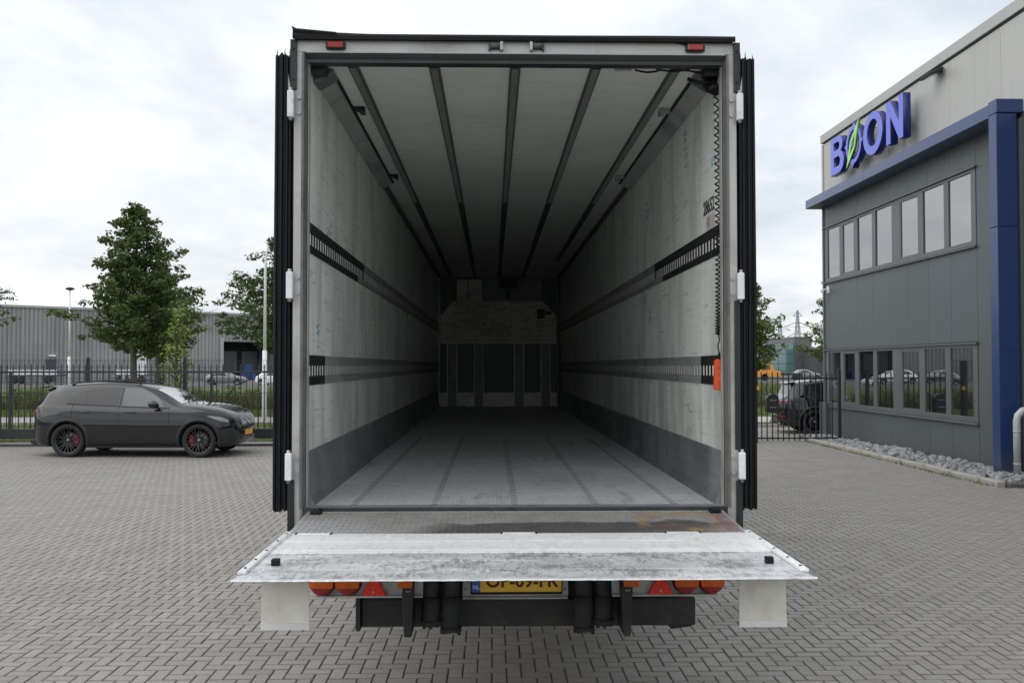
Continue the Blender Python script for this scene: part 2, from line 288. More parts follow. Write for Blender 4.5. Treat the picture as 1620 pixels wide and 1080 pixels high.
# ------------------------------------------------------------------ object helpers
def root(name, loc, label, cat, group=None, rz=0):
    o = bpy.data.objects.new(name, None); COL.objects.link(o); o.location = loc; o.rotation_euler = (0, 0, rz); o.empty_display_size = .2
    o['label'] = label; o['category'] = cat
    if group: o['group'] = group
    return o
def tag(o, label=None, cat=None, group=None, kind=None):
    for k, v in (('label', label), ('category', cat), ('group', group), ('kind', kind)):
        if v: o[k] = v
    return o
def attach(o, parent, world=True):
    if parent is not None:
        o.parent = parent
        if world:                                       # geometry is written in world metres
            o.matrix_parent_inverse = wmat(parent).inverted()
def wmat(o):
    m = Matrix.Translation(o.location) @ o.rotation_euler.to_matrix().to_4x4() @ Matrix.Diagonal((*o.scale, 1))
    if o.parent: m = wmat(o.parent) @ o.matrix_parent_inverse @ m
    return m
class MB:
    def __init__(s): s.bm = bmesh.new(); s.mi = 0
    def face(s, pts):
        f = s.bm.faces.new([s.bm.verts.new(p) for p in pts]); f.material_index = s.mi; return f
    def box(s, x0, x1, y0, y1, z0, z1):
        v = [s.bm.verts.new((x, y, z)) for z in (z0, z1) for y in (y0, y1) for x in (x0, x1)]
        for q in ((0, 2, 3, 1), (4, 5, 7, 6), (0, 1, 5, 4), (2, 6, 7, 3), (0, 4, 6, 2), (1, 3, 7, 5)):
            f = s.bm.faces.new([v[i] for i in q]); f.material_index = s.mi
        return s
    def hexa(s, p):                                     # 8 corners, same order as box
        v = [s.bm.verts.new(q) for q in p]
        for q in ((0, 2, 3, 1), (4, 5, 7, 6), (0, 1, 5, 4), (2, 6, 7, 3), (0, 4, 6, 2), (1, 3, 7, 5)):
            f = s.bm.faces.new([v[i] for i in q]); f.material_index = s.mi
        return s
    def prism(s, poly, axis, a, b):
        """poly: 2-D outline in the other two axes (in xyz order), extruded along axis from a to b"""
        def p3(p, h):
            q = list(p); q.insert(axis, h); return q
        A = [s.bm.verts.new(p3(p, a)) for p in poly]; B = [s.bm.verts.new(p3(p, b)) for p in poly]; n = len(poly)
        fs = [s.bm.faces.new(A), s.bm.faces.new(B[::-1])]
        for i in range(n): fs.append(s.bm.faces.new((A[i], B[i], B[(i+1) % n], A[(i+1) % n])))
        for f in fs: f.material_index = s.mi
        return s
    def tube(s, pts, r, n=8, cap=True):
        pts = [Vector(p) for p in pts]; rings = []
        rs = r if isinstance(r, (list, tuple)) else [r]*len(pts)
        prev = None
        for i, p in enumerate(pts):
            d = (pts[min(i+1, len(pts)-1)] - pts[max(i-1, 0)]).normalized()
            if prev is None: a = d.orthogonal().normalized()
            else: a = (prev - d*prev.dot(d)).normalized()
            prev = a; b = d.cross(a)
            rings.append([s.bm.verts.new(p + (a*cos(2*pi*k/n)+b*sin(2*pi*k/n))*rs[i]) for k in range(n)])
        for q in range(len(rings)-1):
            for k in range(n):
                f = s.bm.faces.new((rings[q][k], rings[q][(k+1) % n], rings[q+1][(k+1) % n], rings[q+1][k])); f.smooth = True; f.material_index = s.mi
        if cap:
            for f in (s.bm.faces.new(rings[0][::-1]), s.bm.faces.new(rings[-1])): f.material_index = s.mi
        return s
    def lathe(s, prof, c, axis=2, n=24, caps=True):
        """prof: (radius, height) list; axis 0/1/2 through c"""
        rings = []
        for r, h in prof:
            ring = []
            for k in range(n):
                a = 2*pi*k/n; p = [r*cos(a), r*sin(a)]; p.insert(axis, h); ring.append(s.bm.verts.new((p[0]+c[0], p[1]+c[1], p[2]+c[2])))
            rings.append(ring)
        for q in range(len(rings)-1):
            for k in range(n):
                f = s.bm.faces.new((rings[q][k], rings[q][(k+1) % n], rings[q+1][(k+1) % n], rings[q+1][k])); f.smooth = True; f.material_index = s.mi
        for r_ in (rings[0], rings[-1]) if caps else ():
            f = s.bm.faces.new(r_); f.material_index = s.mi
        return s
    def mesh(s, name, bevel=0, seg=1):
        bmesh.ops.recalc_face_normals(s.bm, faces=s.bm.faces[:])
        if bevel:
            es = [e for e in s.bm.edges if len(e.link_faces) == 2 and e.calc_face_angle(0) > .5]
            bmesh.ops.bevel(s.bm, geom=es, offset=bevel, segments=seg, affect='EDGES', clamp_overlap=True)
        me = bpy.data.meshes.new(name); s.bm.to_mesh(me); s.bm.free(); return me
    def build(s, name, mat, parent=None, bevel=0, seg=1, world=True, loc=None, **props):
        o = bpy.data.objects.new(name, s.mesh(name, bevel, seg)); COL.objects.link(o)
        for m in (mat if isinstance(mat, (list, tuple)) else [mat]): o.data.materials.append(m)
        if loc is not None: o.location = loc
        attach(o, parent, world); tag(o, **props); return o
def inst(name, me, parent, loc, rot=(0, 0, 0), scale=(1, 1, 1), world=True):
    o = bpy.data.objects.new(name, me); COL.objects.link(o); o.location = loc; o.rotation_euler = rot; o.scale = scale; attach(o, parent, world); return o
def npmesh(name, verts, faces, mat, parent=None, smooth=False, **props):
    verts = np.asarray(verts, dtype=np.float32); faces = np.asarray(faces, dtype=np.int32); k = faces.shape[1]
    me = bpy.data.meshes.new(name); me.vertices.add(len(verts)); me.vertices.foreach_set('co', verts.ravel())
    me.loops.add(faces.size); me.loops.foreach_set('vertex_index', faces.ravel())
    me.polygons.add(len(faces)); me.polygons.foreach_set('loop_start', np.arange(0, faces.size, k, dtype=np.int32)); me.polygons.foreach_set('loop_total', np.full(len(faces), k, dtype=np.int32))
    me.polygons.foreach_set('use_smooth', np.full(len(faces), bool(smooth)))
    me.update(calc_edges=True); me.validate(); me.materials.append(mat)
    o = bpy.data.objects.new(name, me); COL.objects.link(o); attach(o, parent); tag(o, **props); return o
def copy_tree(o, parent=None):
    c = o.copy(); COL.objects.link(c)
    if parent: c.parent = parent
    for ch in list(o.children): copy_tree(ch, c)
    return c
def text_mesh(txt, size, extrude, offset=0., align='CENTER', xs=1.):
    cu = bpy.data.curves.new('lettering', 'FONT'); cu.body = txt; cu.size = size; cu.extrude = extrude; cu.offset = offset; cu.align_x = align; cu.align_y = 'CENTER'; cu.resolution_u = 4
    ob = bpy.data.objects.new('lettering', cu); COL.objects.link(ob); dg = bpy.context.evaluated_depsgraph_get(); me = bpy.data.meshes.new_from_object(ob.evaluated_get(dg)); bpy.data.objects.remove(ob)
    if xs != 1: me.transform(Matrix.Diagonal((xs, 1, 1, 1)))
    me.materials.clear(); return me
def curve_mesh(loops, depth, bevel=0.):
    cu = bpy.data.curves.new('outline', 'CURVE'); cu.dimensions = '2D'; cu.fill_mode = 'BOTH'; cu.extrude = depth; cu.bevel_depth = bevel; cu.bevel_resolution = 0
    for lp in loops:
        sp = cu.splines.new('POLY'); sp.points.add(len(lp)-1)
        for p, q in zip(sp.points, lp): p.co = (q[0], q[1], 0, 1)
        sp.use_cyclic_u = True
    ob = bpy.data.objects.new('outline', cu); COL.objects.link(ob); dg = bpy.context.evaluated_depsgraph_get(); me = bpy.data.meshes.new_from_object(ob.evaluated_get(dg)); bpy.data.objects.remove(ob); return me
def pchip(xs, ys, x):
    """smooth monotone-ish interpolation"""
    n = len(xs)
    if x <= xs[0]: return ys[0]
    if x >= xs[-1]: return ys[-1]
    i = max(j for j in range(n-1) if xs[j] <= x)
    def sl(j):
        if j <= 0 or j >= n-1: k = 1 if j <= 0 else n-1; return (ys[k]-ys[k-1])/(xs[k]-xs[k-1])
        a = (ys[j]-ys[j-1])/(xs[j]-xs[j-1]); b = (ys[j+1]-ys[j])/(xs[j+1]-xs[j]); return 0 if a*b <= 0 else 2*a*b/(a+b)
    h = xs[i+1]-xs[i]; t = (x-xs[i])/h; m0, m1 = sl(i), sl(i+1)
    return ys[i]*(1+2*t)*(1-t)**2 + h*m0*t*(1-t)**2 + ys[i+1]*t*t*(3-2*t) + h*m1*t*t*(t-1)
# ================================================================== THE SETTING
def sheet(name, x0, x1, y0, y1, z, mat, cuts=1):
    m = MB(); m.face([(x0, y0, z), (x1, y0, z), (x1, y1, z), (x0, y1, z)]); return m.build(name, mat, kind='structure')
sheet('ground', -1500, 1500, -60, 2500, -.06, M['grass'])
yard = sheet('paved_yard', -32, 9.0, -14, 25.0, -.022, M['joint'])
drive = sheet('driveway', 5.2, 30, 25.0, 30.3, -.022, M['joint'])
sheet('path', -60, 60, 32.8, 37.2, -.03, M['path'])
sheet('road', -110, 120, 88, 175, -.04, M['asphalt'])
# herringbone of 0.196 x 0.098 m pavers, two laying directions, jittered a little
w = .098
def herring(x0, x1, y0, y1):
    H, V = [], []
    for j in range(int(y0/w), int(y1/w)+1):
        for i in range(int(x0/w)-1, int(x1/w)+1):
            k = (i-j) % 4
            if k == 0: H.append(((i+1)*w, (j+.5)*w))
            elif k == 3: V.append(((i+.5)*w, (j+1)*w))
    return np.array(H), np.array(V)
def brick_template(L, B, ch=.0065, gap=.0026, deep=.03):
    a, b = L/2-gap, B/2-gap
    vs = [(sx*(a-ch), sy*(b-ch), 0) for sx, sy in ((-1, -1), (1, -1), (1, 1), (-1, 1))] + [(sx*a, sy*b, -.0035) for sx, sy in ((-1, -1), (1, -1), (1, 1), (-1, 1))] + [(sx*a, sy*b, -deep) for sx, sy in ((-1, -1), (1, -1), (1, 1), (-1, 1))]
    fs = [(0, 1, 2, 3)]
    for r in (0, 4):
        for i in range(4): j = (i+1) % 4; fs.append((r+i, r+4+i, r+4+j, r+j))
    return np.array(vs), np.array(fs)
rng = np.random.default_rng(5)
NEAR = []                                               # the pavers that show largest become single parts
def lay(x0, x1, y0, y1, parent, name, take=0):
    H, V = herring(x0, x1, y0, y1); AV, AF, n = [], [], 0
    for P_, horiz in ((H, 1), (V, 0)):
        ok = (P_[:, 0] > x0) & (P_[:, 0] < x1) & (P_[:, 1] > y0) & (P_[:, 1] < y1); P_ = P_[ok]
        if take:
            vis = (np.abs(P_[:, 0]-.1) < (P_[:, 1]*.59)) & (P_[:, 1] > 5.72); key = np.where(vis, P_[:, 1], 99); idx = np.argsort(key)[:take//2]
            for q in idx: NEAR.append((P_[q, 0], P_[q, 1], horiz))
            P_ = np.delete(P_, idx, 0)
        v, f = brick_template(2*w, w) if horiz else brick_template(w, 2*w)
        m_ = len(P_); ang = rng.normal(0, .006, m_); dz = rng.normal(0, .0008, m_); tx = rng.normal(0, .003, m_); ty = rng.normal(0, .003, m_); ox = rng.normal(0, .0008, (m_, 2))
        X = P_[:, None, 0]+v[None, :, 0]*np.cos(ang)[:, None]-v[None, :, 1]*np.sin(ang)[:, None]+ox[:, :1]
        Y = P_[:, None, 1]+v[None, :, 0]*np.sin(ang)[:, None]+v[None, :, 1]*np.cos(ang)[:, None]+ox[:, 1:]
        Z = v[None, :, 2]+dz[:, None]+v[None, :, 0]*tx[:, None]+v[None, :, 1]*ty[:, None]
        # slow waves of an old yard
        Z = Z + .006*np.sin(X*.55+1)*np.sin(Y*.4) - .003
        AV.append(np.stack([X, Y, Z], 2).reshape(-1, 3)); AF.append((f[None]+(np.arange(m_)*len(v))[:, None, None]+n).reshape(-1, 4)); n += m_*len(v)
    o = npmesh(name, np.concatenate(AV), np.concatenate(AF), M['brick_far'], parent, kind='stuff'); o.data.materials.append(M['brick_edge'])
    mi = np.ones(len(o.data.polygons), dtype=np.int32); mi[::9] = 0; o.data.polygons.foreach_set('material_index', mi); return o
lay(-22, 8.55, 2.6, 24.95, yard, 'brick_field', 300)
lay(5.3, 20, 25.0, 30.25, drive, 'brick_field')
apron = sheet('paved_yard', 9.0, 9.76, -14, 15.2, -.022, M['joint']); lay(8.55, 9.75, 2.6, 15.2, apron, 'brick_field')
bme = {}
for hz, (L, B) in ((1, (2*w, w)), (0, (w, 2*w))):
    v, f = brick_template(L, B); me = bpy.data.meshes.new('brick'); me.from_pydata(v.tolist(), [], f.tolist()); me.materials.append(M['brick']); me.materials.append(M['brick_edge']); me.polygons.foreach_set('material_index', [0]+[1]*8); bme[hz] = me
for x, y, hz in NEAR:
    inst('brick', bme[hz], yard, (x, y, R.gauss(0, .0008)-.003), (R.gauss(0, .003), R.gauss(0, .003), R.gauss(0, .006)))
# moss line along the fence foot and the kerb
m = MB()
for i in range(150):
    x = -20+i*.14; m.box(x, x+.14, 24.93-R.random()*.12, 25.15, -.02, .012+R.random()*.015)
m.build('moss_strip', M['moss'], kind='stuff')
# grass tufts
def blades(name, x0, x1, y0, y1, n, h0, h1, mat, wd=.012, seed=1, label=None, z=-.05, lean=.35):
    g = np.random.default_rng(seed); x = g.uniform(x0, x1, n); y = g.uniform(y0, y1, n)
    clump = np.sin(x*1.7+np.sin(y*2.3)*2)*np.sin(y*1.3+1)*.5+.5
    h = g.uniform(h0, h1, n)*(.55+.75*clump); a = g.uniform(0, 2*pi, n); dx = np.cos(a); dy = np.sin(a); ln = g.normal(0, lean, (n, 2))*h[:, None]
    wv = wd*g.uniform(.7, 1.4, n)
    v = np.stack([np.stack([x-dx*wv, y-dy*wv, np.full(n, z)], 1), np.stack([x+dx*wv, y+dy*wv, np.full(n, z)], 1),
                  np.stack([x+dx*wv*.7+ln[:, 0]*.4, y+dy*wv*.7+ln[:, 1]*.4, z+h*.6], 1), np.stack([x-dx*wv*.7+ln[:, 0]*.4, y-dy*wv*.7+ln[:, 1]*.4, z+h*.6], 1),
                  np.stack([x+ln[:, 0]+dx*wv*.15, y+ln[:, 1], z+h], 1), np.stack([x+ln[:, 0]-dx*wv*.15, y+ln[:, 1], z+h], 1)], 1).reshape(-1, 3)
    b = (np.arange(n)*6)[:, None]; f = np.concatenate([b+np.array([[0, 1, 2, 3]]), b+np.array([[3, 2, 4, 5]])])
    return npmesh(name, v, f, mat, kind='stuff')
blades('short_grass', -22, 5, 25.3, 32.7, 16000, .06, .13, M['grass_blade'], .014, 1)
blades('short_grass', -26, 5, 37.3, 43, 12000, .07, .15, M['grass_blade'], .02, 2)
blades('short_grass', 6, 26, 30.6, 32.7, 5000, .06, .12, M['grass_blade'], .014, 3)
blades('short_grass', 8, 32, 37.3, 46, 9000, .07, .16, M['grass_blade'], .022, 4)
blades('tall_grass', 10, 46, 46, 70, 30000, .5, 1.0, M['reed'], .035, 5)
blades('tall_grass', -32, 9, 43.2, 46.5, 16000, .35, .95, M['reed'], .028, 6)
blades('weeds', 8.40, 8.56, 15.4, 24.4, 900, .015, .05, M['grass_blade'], .006, 31, z=0)
blades('weeds', -18, -2.5, 24.75, 24.98, 1500, .02, .10, M['grass_blade'], .008, 32, z=0)
def leaf_cloud(cs, rs, n, size, seed, flat=.5):
    """leaf-sized quads scattered through ellipsoids cs (centres), rs (radii xyz)"""
    g = np.random.default_rng(seed); cs = np.array(cs); rs = np.array(rs); vol = rs.prod(1)**.72; idx = g.choice(len(cs), n, p=vol/vol.sum())
    d = g.normal(size=(n, 3)); d /= np.linalg.norm(d, axis=1)[:, None]; rad = g.uniform(0, 1, n)**.42
    p = cs[idx]+d*rad[:, None]*rs[idx]
    nr = g.normal(size=(n, 3)); nr[:, 2] = np.abs(nr[:, 2])+flat; nr += d*.6; nr /= np.linalg.norm(nr, axis=1)[:, None]
    a = np.cross(nr, g.normal(size=(n, 3))); a /= np.linalg.norm(a, axis=1)[:, None]; b = np.cross(nr, a)
    s = size*g.uniform(.6, 1.5, n)[:, None]
    v = np.stack([p-a*s, p+b*s*.55-nr*s*.12, p+a*s-nr*s*.3, p-b*s*.55-nr*s*.12], 1).reshape(-1, 3); f = np.arange(n*4).reshape(-1, 4)
    return v, f
cs, rs = [], []
g_ = np.random.default_rng(11)
for i in range(85):
    x = -31+i*.36+g_.uniform(-.2, .2); h = .38+.12*sin(x*1.9)+g_.uniform(-.08, .12); cs.append((x, 44.6+g_.uniform(-.5, .6), h)); rs.append((.42, .45, h+.12))
v, f = leaf_cloud(cs, rs, 22000, .055, 3); npmesh('low_bushes', v, f, M['bush'], kind='stuff')
# kerbs
def kerb_row(name, pts, wd, h, L, mat=M['kerb']):
    k = MB(); p0, p1 = Vector(pts[0]), Vector(pts[1]); d = p1-p0; n = max(1, round(d.length/L)); st = d.length/n; ang = atan2(d.y, d.x)
    m = MB(); m.box(0, st-.008, -wd/2, wd/2, -.25, h); me = m.mesh('kerb_stone', .012); me.materials.append(mat)
    m = MB(); m.box(0, .02, -.01, .01, -.3, -.24); base = m.build(name, mat, kind='structure', loc=(p0.x, p0.y, 0))
    for i in range(n): inst('kerb_stone', me, base, (p0.x+cos(ang)*st*i, p0.y+sin(ang)*st*i, R.gauss(0, .004)), (0, 0, ang+R.gauss(0, .003)))
    return base
kerb_row('kerb', ((8.62, 15.35, 0), (8.62, 24.6, 0)), .15, .085, 1.0)
kerb_row('kerb', ((8.70, 15.28, 0), (12.7, 15.28, 0)), .14, .07, 1.0, M['asphalt'])
kerb_row('kerb', ((5.2, 30.37, 0), (22, 30.37, 0)), .12, .1, 1.0)
kerb_row('kerb', ((-26, 32.74, 0), (26, 32.74, 0)), .1, .03, 1.0)
# bed of crushed stones along the facade
bed = sheet('stone_bed', 8.68, 9.76, 15.35, 26.5, -.02, M['asphalt'])
def rock_mesh(seed):
    g = random.Random(seed); bm = bmesh.new(); bmesh.ops.create_icosphere(bm, subdivisions=1, radius=1)
    for v in bm.verts: v.co *= g.uniform(.72, 1.15); v.co.z *= .72
    me = bpy.data.meshes.new('stone'); bm.to_mesh(me); bm.free(); me.materials.append(M['stone_m']); return me
rocks = [rock_mesh(i) for i in range(7)]; spots = []
for i in range(2300):
    y = 15.45+R.random()**1.25*10.9; spots.append((R.uniform(8.80, 9.7), y, R.choice((.035, .05, .06, .07, .085, .10))*R.uniform(.8, 1.15)))
spots.sort(key=lambda s: s[1]/s[2])
for x, y, s in spots[:300]:
    inst('stone', R.choice(rocks), bed, (x, y, s*.45+R.random()*.02), (R.random()*6, R.random()*6, R.random()*6), (s, s*R.uniform(.7, 1), s))
AV, AF, n = [], [], 0
rv = [(np.array([v.co[:] for v in r_.vertices]), np.array([p.vertices[:] for p in r_.polygons])) for r_ in rocks]
for x, y, s in spots[300:]:
    v, f = R.choice(rv); a = R.random()*6; v2 = v*s*np.array([1, .85, .9]); c_, s_ = cos(a), sin(a)
    AV.append(np.stack([v2[:, 0]*c_-v2[:, 1]*s_+x, v2[:, 0]*s_+v2[:, 1]*c_+y, v2[:, 2]+s*.4], 1)); AF.append(f+n); n += len(v)
npmesh('small_stones', np.concatenate(AV), np.concatenate(AF), M['stone_m'], bed, kind='stuff')
# ================================================================== OFFICE BUILDING (facade in the plane x = 9.77)
FX = 9.77
ob = root('office_building', (FX, 16.5, 0), 'dark grey panelled two-storey office with light grey top and blue canopy frame', 'building')
m = MB(); m.box(FX+.06, 28, 6, 26.60, -.1, 8.6); m.build('wall', M['joint_dark'], ob)
joints = [26.6, 26.22, 25.22, 24.22, 23.22, 22.22, 21.22, 20.22, 19.22, 18.17, 17.22, 16.22, 15.22, 14.22, 13.22]
W0, W1 = 18.18, 26.50
for bz, (z0, z1, mat) in enumerate(((.06, .86, 'panel_dark'), (2.53, 4.44, 'panel_dark'), (6.10, 6.70, 'panel_dark'), (6.72, 8.56, 'panel_light'))):
    for a, b in zip(joints, joints[1:]):
        if mat == 'panel_dark' and a < 18.5: continue
        m = MB(); m.box(FX, FX+.055, b+.005, a-.005, z0, z1); m.build('wall_panel', M[mat], ob, bevel=.006)
for z0, z1 in ((.87, 2.52), (4.45, 6.09)):              # strips beside the window bands
    m = MB(); m.box(FX, FX+.055, W1+.005, 26.595, z0, z1); m.build('wall_panel', M['panel_dark'], ob, bevel=.004)
for a, b in ((18.165, 17.22), (17.22, 16.22), (16.22, 15.22), (15.22, 14.22)):
    m = MB(); m.box(FX, FX+.055, b+.005, a-.005, .06, 6.70); m.build('wall_panel', M['panel_dark'], ob, bevel=.004)
m = MB(); m.box(FX-.03, FX+.05, 8, 26.55, -.05, .055); m.build('plinth', M['trim_dark'], ob)
m = MB(); m.box(FX-.14, FX+.04, 26.24, 26.75, .06, .98); m.build('corner_plinth', M['panel_dark'], ob, bevel=.01)
m = MB(); m.box(FX-.035, FX+.09, 26.605, 26.70, .06, 6.68); m.build('corner_trim', M['trim_dark'], ob, bevel=.006)
m = MB(); m.box(FX-.03, FX+.09, 26.605, 26.70, 6.72, 8.56); m.build('corner_trim', M['trim_light'], ob, bevel=.006)
for a, b in ((26.72, 23.0), (22.99, 19.2), (19.19, 15.4), (15.39, 11)):
    m = MB(); m.prism([(FX-.055, 8.60), (FX-.055, 8.84), (FX+.3, 8.86), (FX+.3, 8.60)], 1, b, a); m.build('roof_trim', M['trim_light'], ob, bevel=.006)
m = MB(); m.box(FX-.02, FX+.05, 11, 26.6, 8.57, 8.597); m.build('shadow_gap', M['joint_dark'], ob)
panes = [(26.33, 25.42), (25.22, 24.38), (24.16, 23.22), (23.02, 22.06), (21.62, 20.66), (20.44, 19.48), (19.28, 18.36)]
for z0, z1 in ((.90, 2.48), (4.48, 6.05)):
    fr = MB(); fr.box(FX-.012, FX+.10, W0, W1, z1-.065, z1); fr.box(FX-.012, FX+.10, W0, W1, z0, z0+.10)
    edges = [W1]+[q for p in panes for q in p]+[W0]
    for i in range(0, len(edges), 2): fr.box(FX-.010, FX+.10, edges[i+1], edges[i], z0+.1, z1-.065)
    win = fr.build('window', M['trim_dark'], ob, bevel=.004)
    for i, (a, b) in enumerate(panes):
        lo, hi = z0+.10, z1-.065; ops = i in (1, 4)
        if ops:
            f2 = MB(); q = .045
            f2.box(FX-.004, FX+.085, b, a, hi-q, hi); f2.box(FX-.004, FX+.085, b, a, lo, lo+q); f2.box(FX-.004, FX+.085, b, b+q, lo+q, hi-q); f2.box(FX-.004, FX+.085, a-q, a, lo+q, hi-q)
            f2.build('sash', M['trim_dark'], win, bevel=.004)
            a -= q; b += q; lo += q; hi -= q
        p_ = MB(); PD = .018; ti = R.gauss(0, .002); tv = R.gauss(0, .0012)
        p_.hexa([(FX+PD+ti+tv, b, lo), (FX+.05, b, lo), (FX+PD-ti+tv, a, lo), (FX+.05, a, lo), (FX+PD+ti-tv, b, hi), (FX+.05, b, hi), (FX+PD-ti-tv, a, hi), (FX+.05, a, hi)]); p_.build('pane', M['glass_win'], win)
    s_ = MB(); s_.prism([(FX-.07, z0-.045), (FX-.07, z0-.02), (FX+.01, z0-.003), (FX+.01, z0-.045)], 1, W0-.05, W1+.08); s_.build('sill', M['trim_dark'], win)
    s_ = MB(); s_.prism([(FX-.06, z1+.003), (FX-.06, z1+.03), (FX+.01, z1+.045), (FX+.01, z1+.003)], 1, W0-.05, W1+.14); s_.build('drip_cap', M['trim_dark'], win)
CX0 = 9.27
for a, b in ((26.75, 22.503), (22.497, 16.78)):
    m = MB(); m.prism([(CX0, 6.665), (CX0, 6.915), (FX-.002, 6.93), (FX-.002, 6.665)], 1, b, a); m.build('canopy', M['blue_clad'], ob, bevel=.008)
for z0, z1 in ((0, 2.3), (2.306, 4.6), (4.606, 6.70)):
    m = MB(); m.box(CX0, 9.66, 16.52, 16.775, z0, z1); m.build('column', M['blue_clad'], ob, bevel=.008)
m = MB(); m.box(CX0, 12, 16.50, 16.776, 6.705, 6.96); m.build('canopy', M['blue_clad'], ob, bevel=.008)
m = MB(); m.box(9.7, 14, 16.45, 16.70, 0, 6.6); m.build('wing_wall', M['panel_dark'], ob)
# sign letters standing off the light wall
sg = root('building_sign', (9.5, 23, 7.76), 'raised blue BOON lettering with compass and green needle above the canopy', 'sign')
SM = Matrix(((0, 0, -1, 0), (-1, 0, 0, 0), (0, 1, 0, 0), (0, 0, 0, 1)))
def place_letter(name, loops, depth, cx, u0, v0, mface, mside, parent=sg):
    me = curve_mesh(loops, depth, .006); me.transform(SM); me.transform(Matrix.Translation((cx, u0, v0)))
    me.materials.clear(); me.materials.append(mface); me.materials.append(mside)
    for p in me.polygons: p.material_index = 0 if p.normal.x < -.9 else 1
    o = bpy.data.objects.new(name, me); COL.objects.link(o); attach(o, parent); return o
def arc(cx, cy, rx, ry, a0, a1, n): return [(cx+rx*cos(radians(a0+(a1-a0)*i/n)), cy+ry*sin(radians(a0+(a1-a0)*i/n))) for i in range(n+1)]
H = 1.01; st = .22
B_out = [(0, 0)]+arc(.56, .30, .36, .30, -90, 70, 14)+arc(.52, .765, .32, .245, -60, 90, 12)+[(0, H)]
B_in1 = [(st, .19)]+arc(.52, .325, .15, .135, -90, 90, 8)+[(st, .46)]
B_in2 = [(st, .64)]+arc(.50, .75, .125, .11, -90, 90, 8)+[(st, .86)]
O_out = arc(.56, .505, .57, .53, 0, 350, 35); O_in = arc(.56, .52, .335, .335, 0, 350, 35)
N_ = [(0, 0), (st+.01, 0), (st+.01, .64), (.68, 0), (.90, 0), (.90, H), (.68, H), (.68, .42), (.23, H), (0, H)]
V0 = 7.28; LX = 9.48; DP = .085
place_letter('letter', [B_out, B_in1, B_in2], DP, LX, 25.02, V0, M['sign_blue'], M['sign_side'])
place_letter('letter', [O_out, O_in], DP, LX, 22.80, V0, M['sign_blue'], M['sign_side'])
place_letter('letter', [N_], DP, LX, 21.46, V0, M['sign_blue'], M['sign_side'])
cc = (.54, .52)
ring = arc(*cc, .50, .50, 0, 352, 44); 
for k in (0, 11, 22, 33): a_ = radians(k*360/44*352/360); ring[k] = (cc[0]+.60*cos(a_), cc[1]+.60*sin(a_))
place_letter('compass_ring', [ring, arc(*cc, .385, .385, 0, 352, 44)], .08, LX, 23.99, V0, M['sign_blue'], M['sign_side'])
place_letter('compass_inner_ring', [arc(*cc, .335, .335, 0, 350, 35), arc(*cc, .285, .285, 0, 350, 35)], .07, LX, 23.99, V0, M['sign_side'], M['sign_side'])
nd = place_letter('compass_needle', [[(cc[0]-.42, cc[1]-.56), (cc[0]+.16, cc[1]-.10), (cc[0]+.40, cc[1]+.57), (cc[0]-.16, cc[1]+.10)], [(cc[0]-.20, cc[1]-.27), (cc[0]-.07, cc[1]+.03), (cc[0]+.19, cc[1]+.27), (cc[0]+.07, cc[1]-.04)]], .022, LX-.085, 23.99, V0, M['sign_green'], M['sign_green_side'])
place_letter('compass_hub', [arc(*cc, .075, .075, 0, 340, 17)], .03, LX-.095, 23.99, V0, M['sign_blue'], M['sign_side'], nd)
for y in (25.2, 24.9, 24.1, 23.5, 22.9, 22.2, 21.65, 21.0):
    for z in (7.42, 8.1): m = MB(); m.tube([(9.55, y, z), (9.77, y, z)], .010, 6); m.build('fixing_pin', M['galv'], sg)
# facade fittings
fl = root('floodlight', (FX, 19.55, 8.45), 'flat black floodlight fixed under the light grey roof edge', 'lamp')
m = MB(); m.prism([(FX-.34, 8.30), (FX-.36, 8.36), (FX-.06, 8.50), (FX-.04, 8.42)], 1, 19.32, 19.78); m.build('housing', M['black_paint'], fl, bevel=.01)
m = MB(); m.box(FX-.10, FX, 19.45, 19.65, 8.42, 8.50); m.build('bracket', M['dark_steel'], fl)
m = MB(); m.face([(FX-.325, 19.34, 8.297), (FX-.055, 19.34, 8.412), (FX-.055, 19.76, 8.412), (FX-.325, 19.76, 8.297)]); m.build('lens', M['car_glass'], fl)
sc = root('security_camera', (FX, 26.3, 4.25), 'small white camera on the far corner of the grey facade', 'camera')
m = MB(); m.tube([(FX-.02, 26.3, 4.25), (FX-.14, 26.3, 4.25), (FX-.20, 26.3, 4.22)], .025, 8); m.build('arm', M['white_paint'], sc)
m = MB(); m.tube([(FX-.16, 26.42, 4.24), (FX-.26, 26.12, 4.18)], .045, 10); m.build('camera_body', M['white_paint'], sc)
m = MB(); m.box(FX-.03, FX, 26.22, 26.38, 4.15, 4.35); m.build('mount', M['white_paint'], sc)
dp = root('downpipe', (9.36, 16.14, 0), 'light grey rainwater pipe with elbow standing right of the blue column', 'downpipe')
m = MB(); m.tube([(9.36, 16.14, .0), (9.36, 16.14, 1.06), (9.38, 16.14, 1.16), (9.46, 16.14, 1.24), (9.62, 16.14, 1.28), (9.9, 16.14, 1.29)], .062, 16); m.build('pipe', M['pipe_grey'], dp)
for z in (.3, .88):
    m = MB(); m.lathe([(.064, z-.012), (.069, z-.01), (.069, z+.01), (.064, z+.012)], (9.36, 16.14, 0), 2, 16); m.build('collar', M['pipe_grey'], dp)
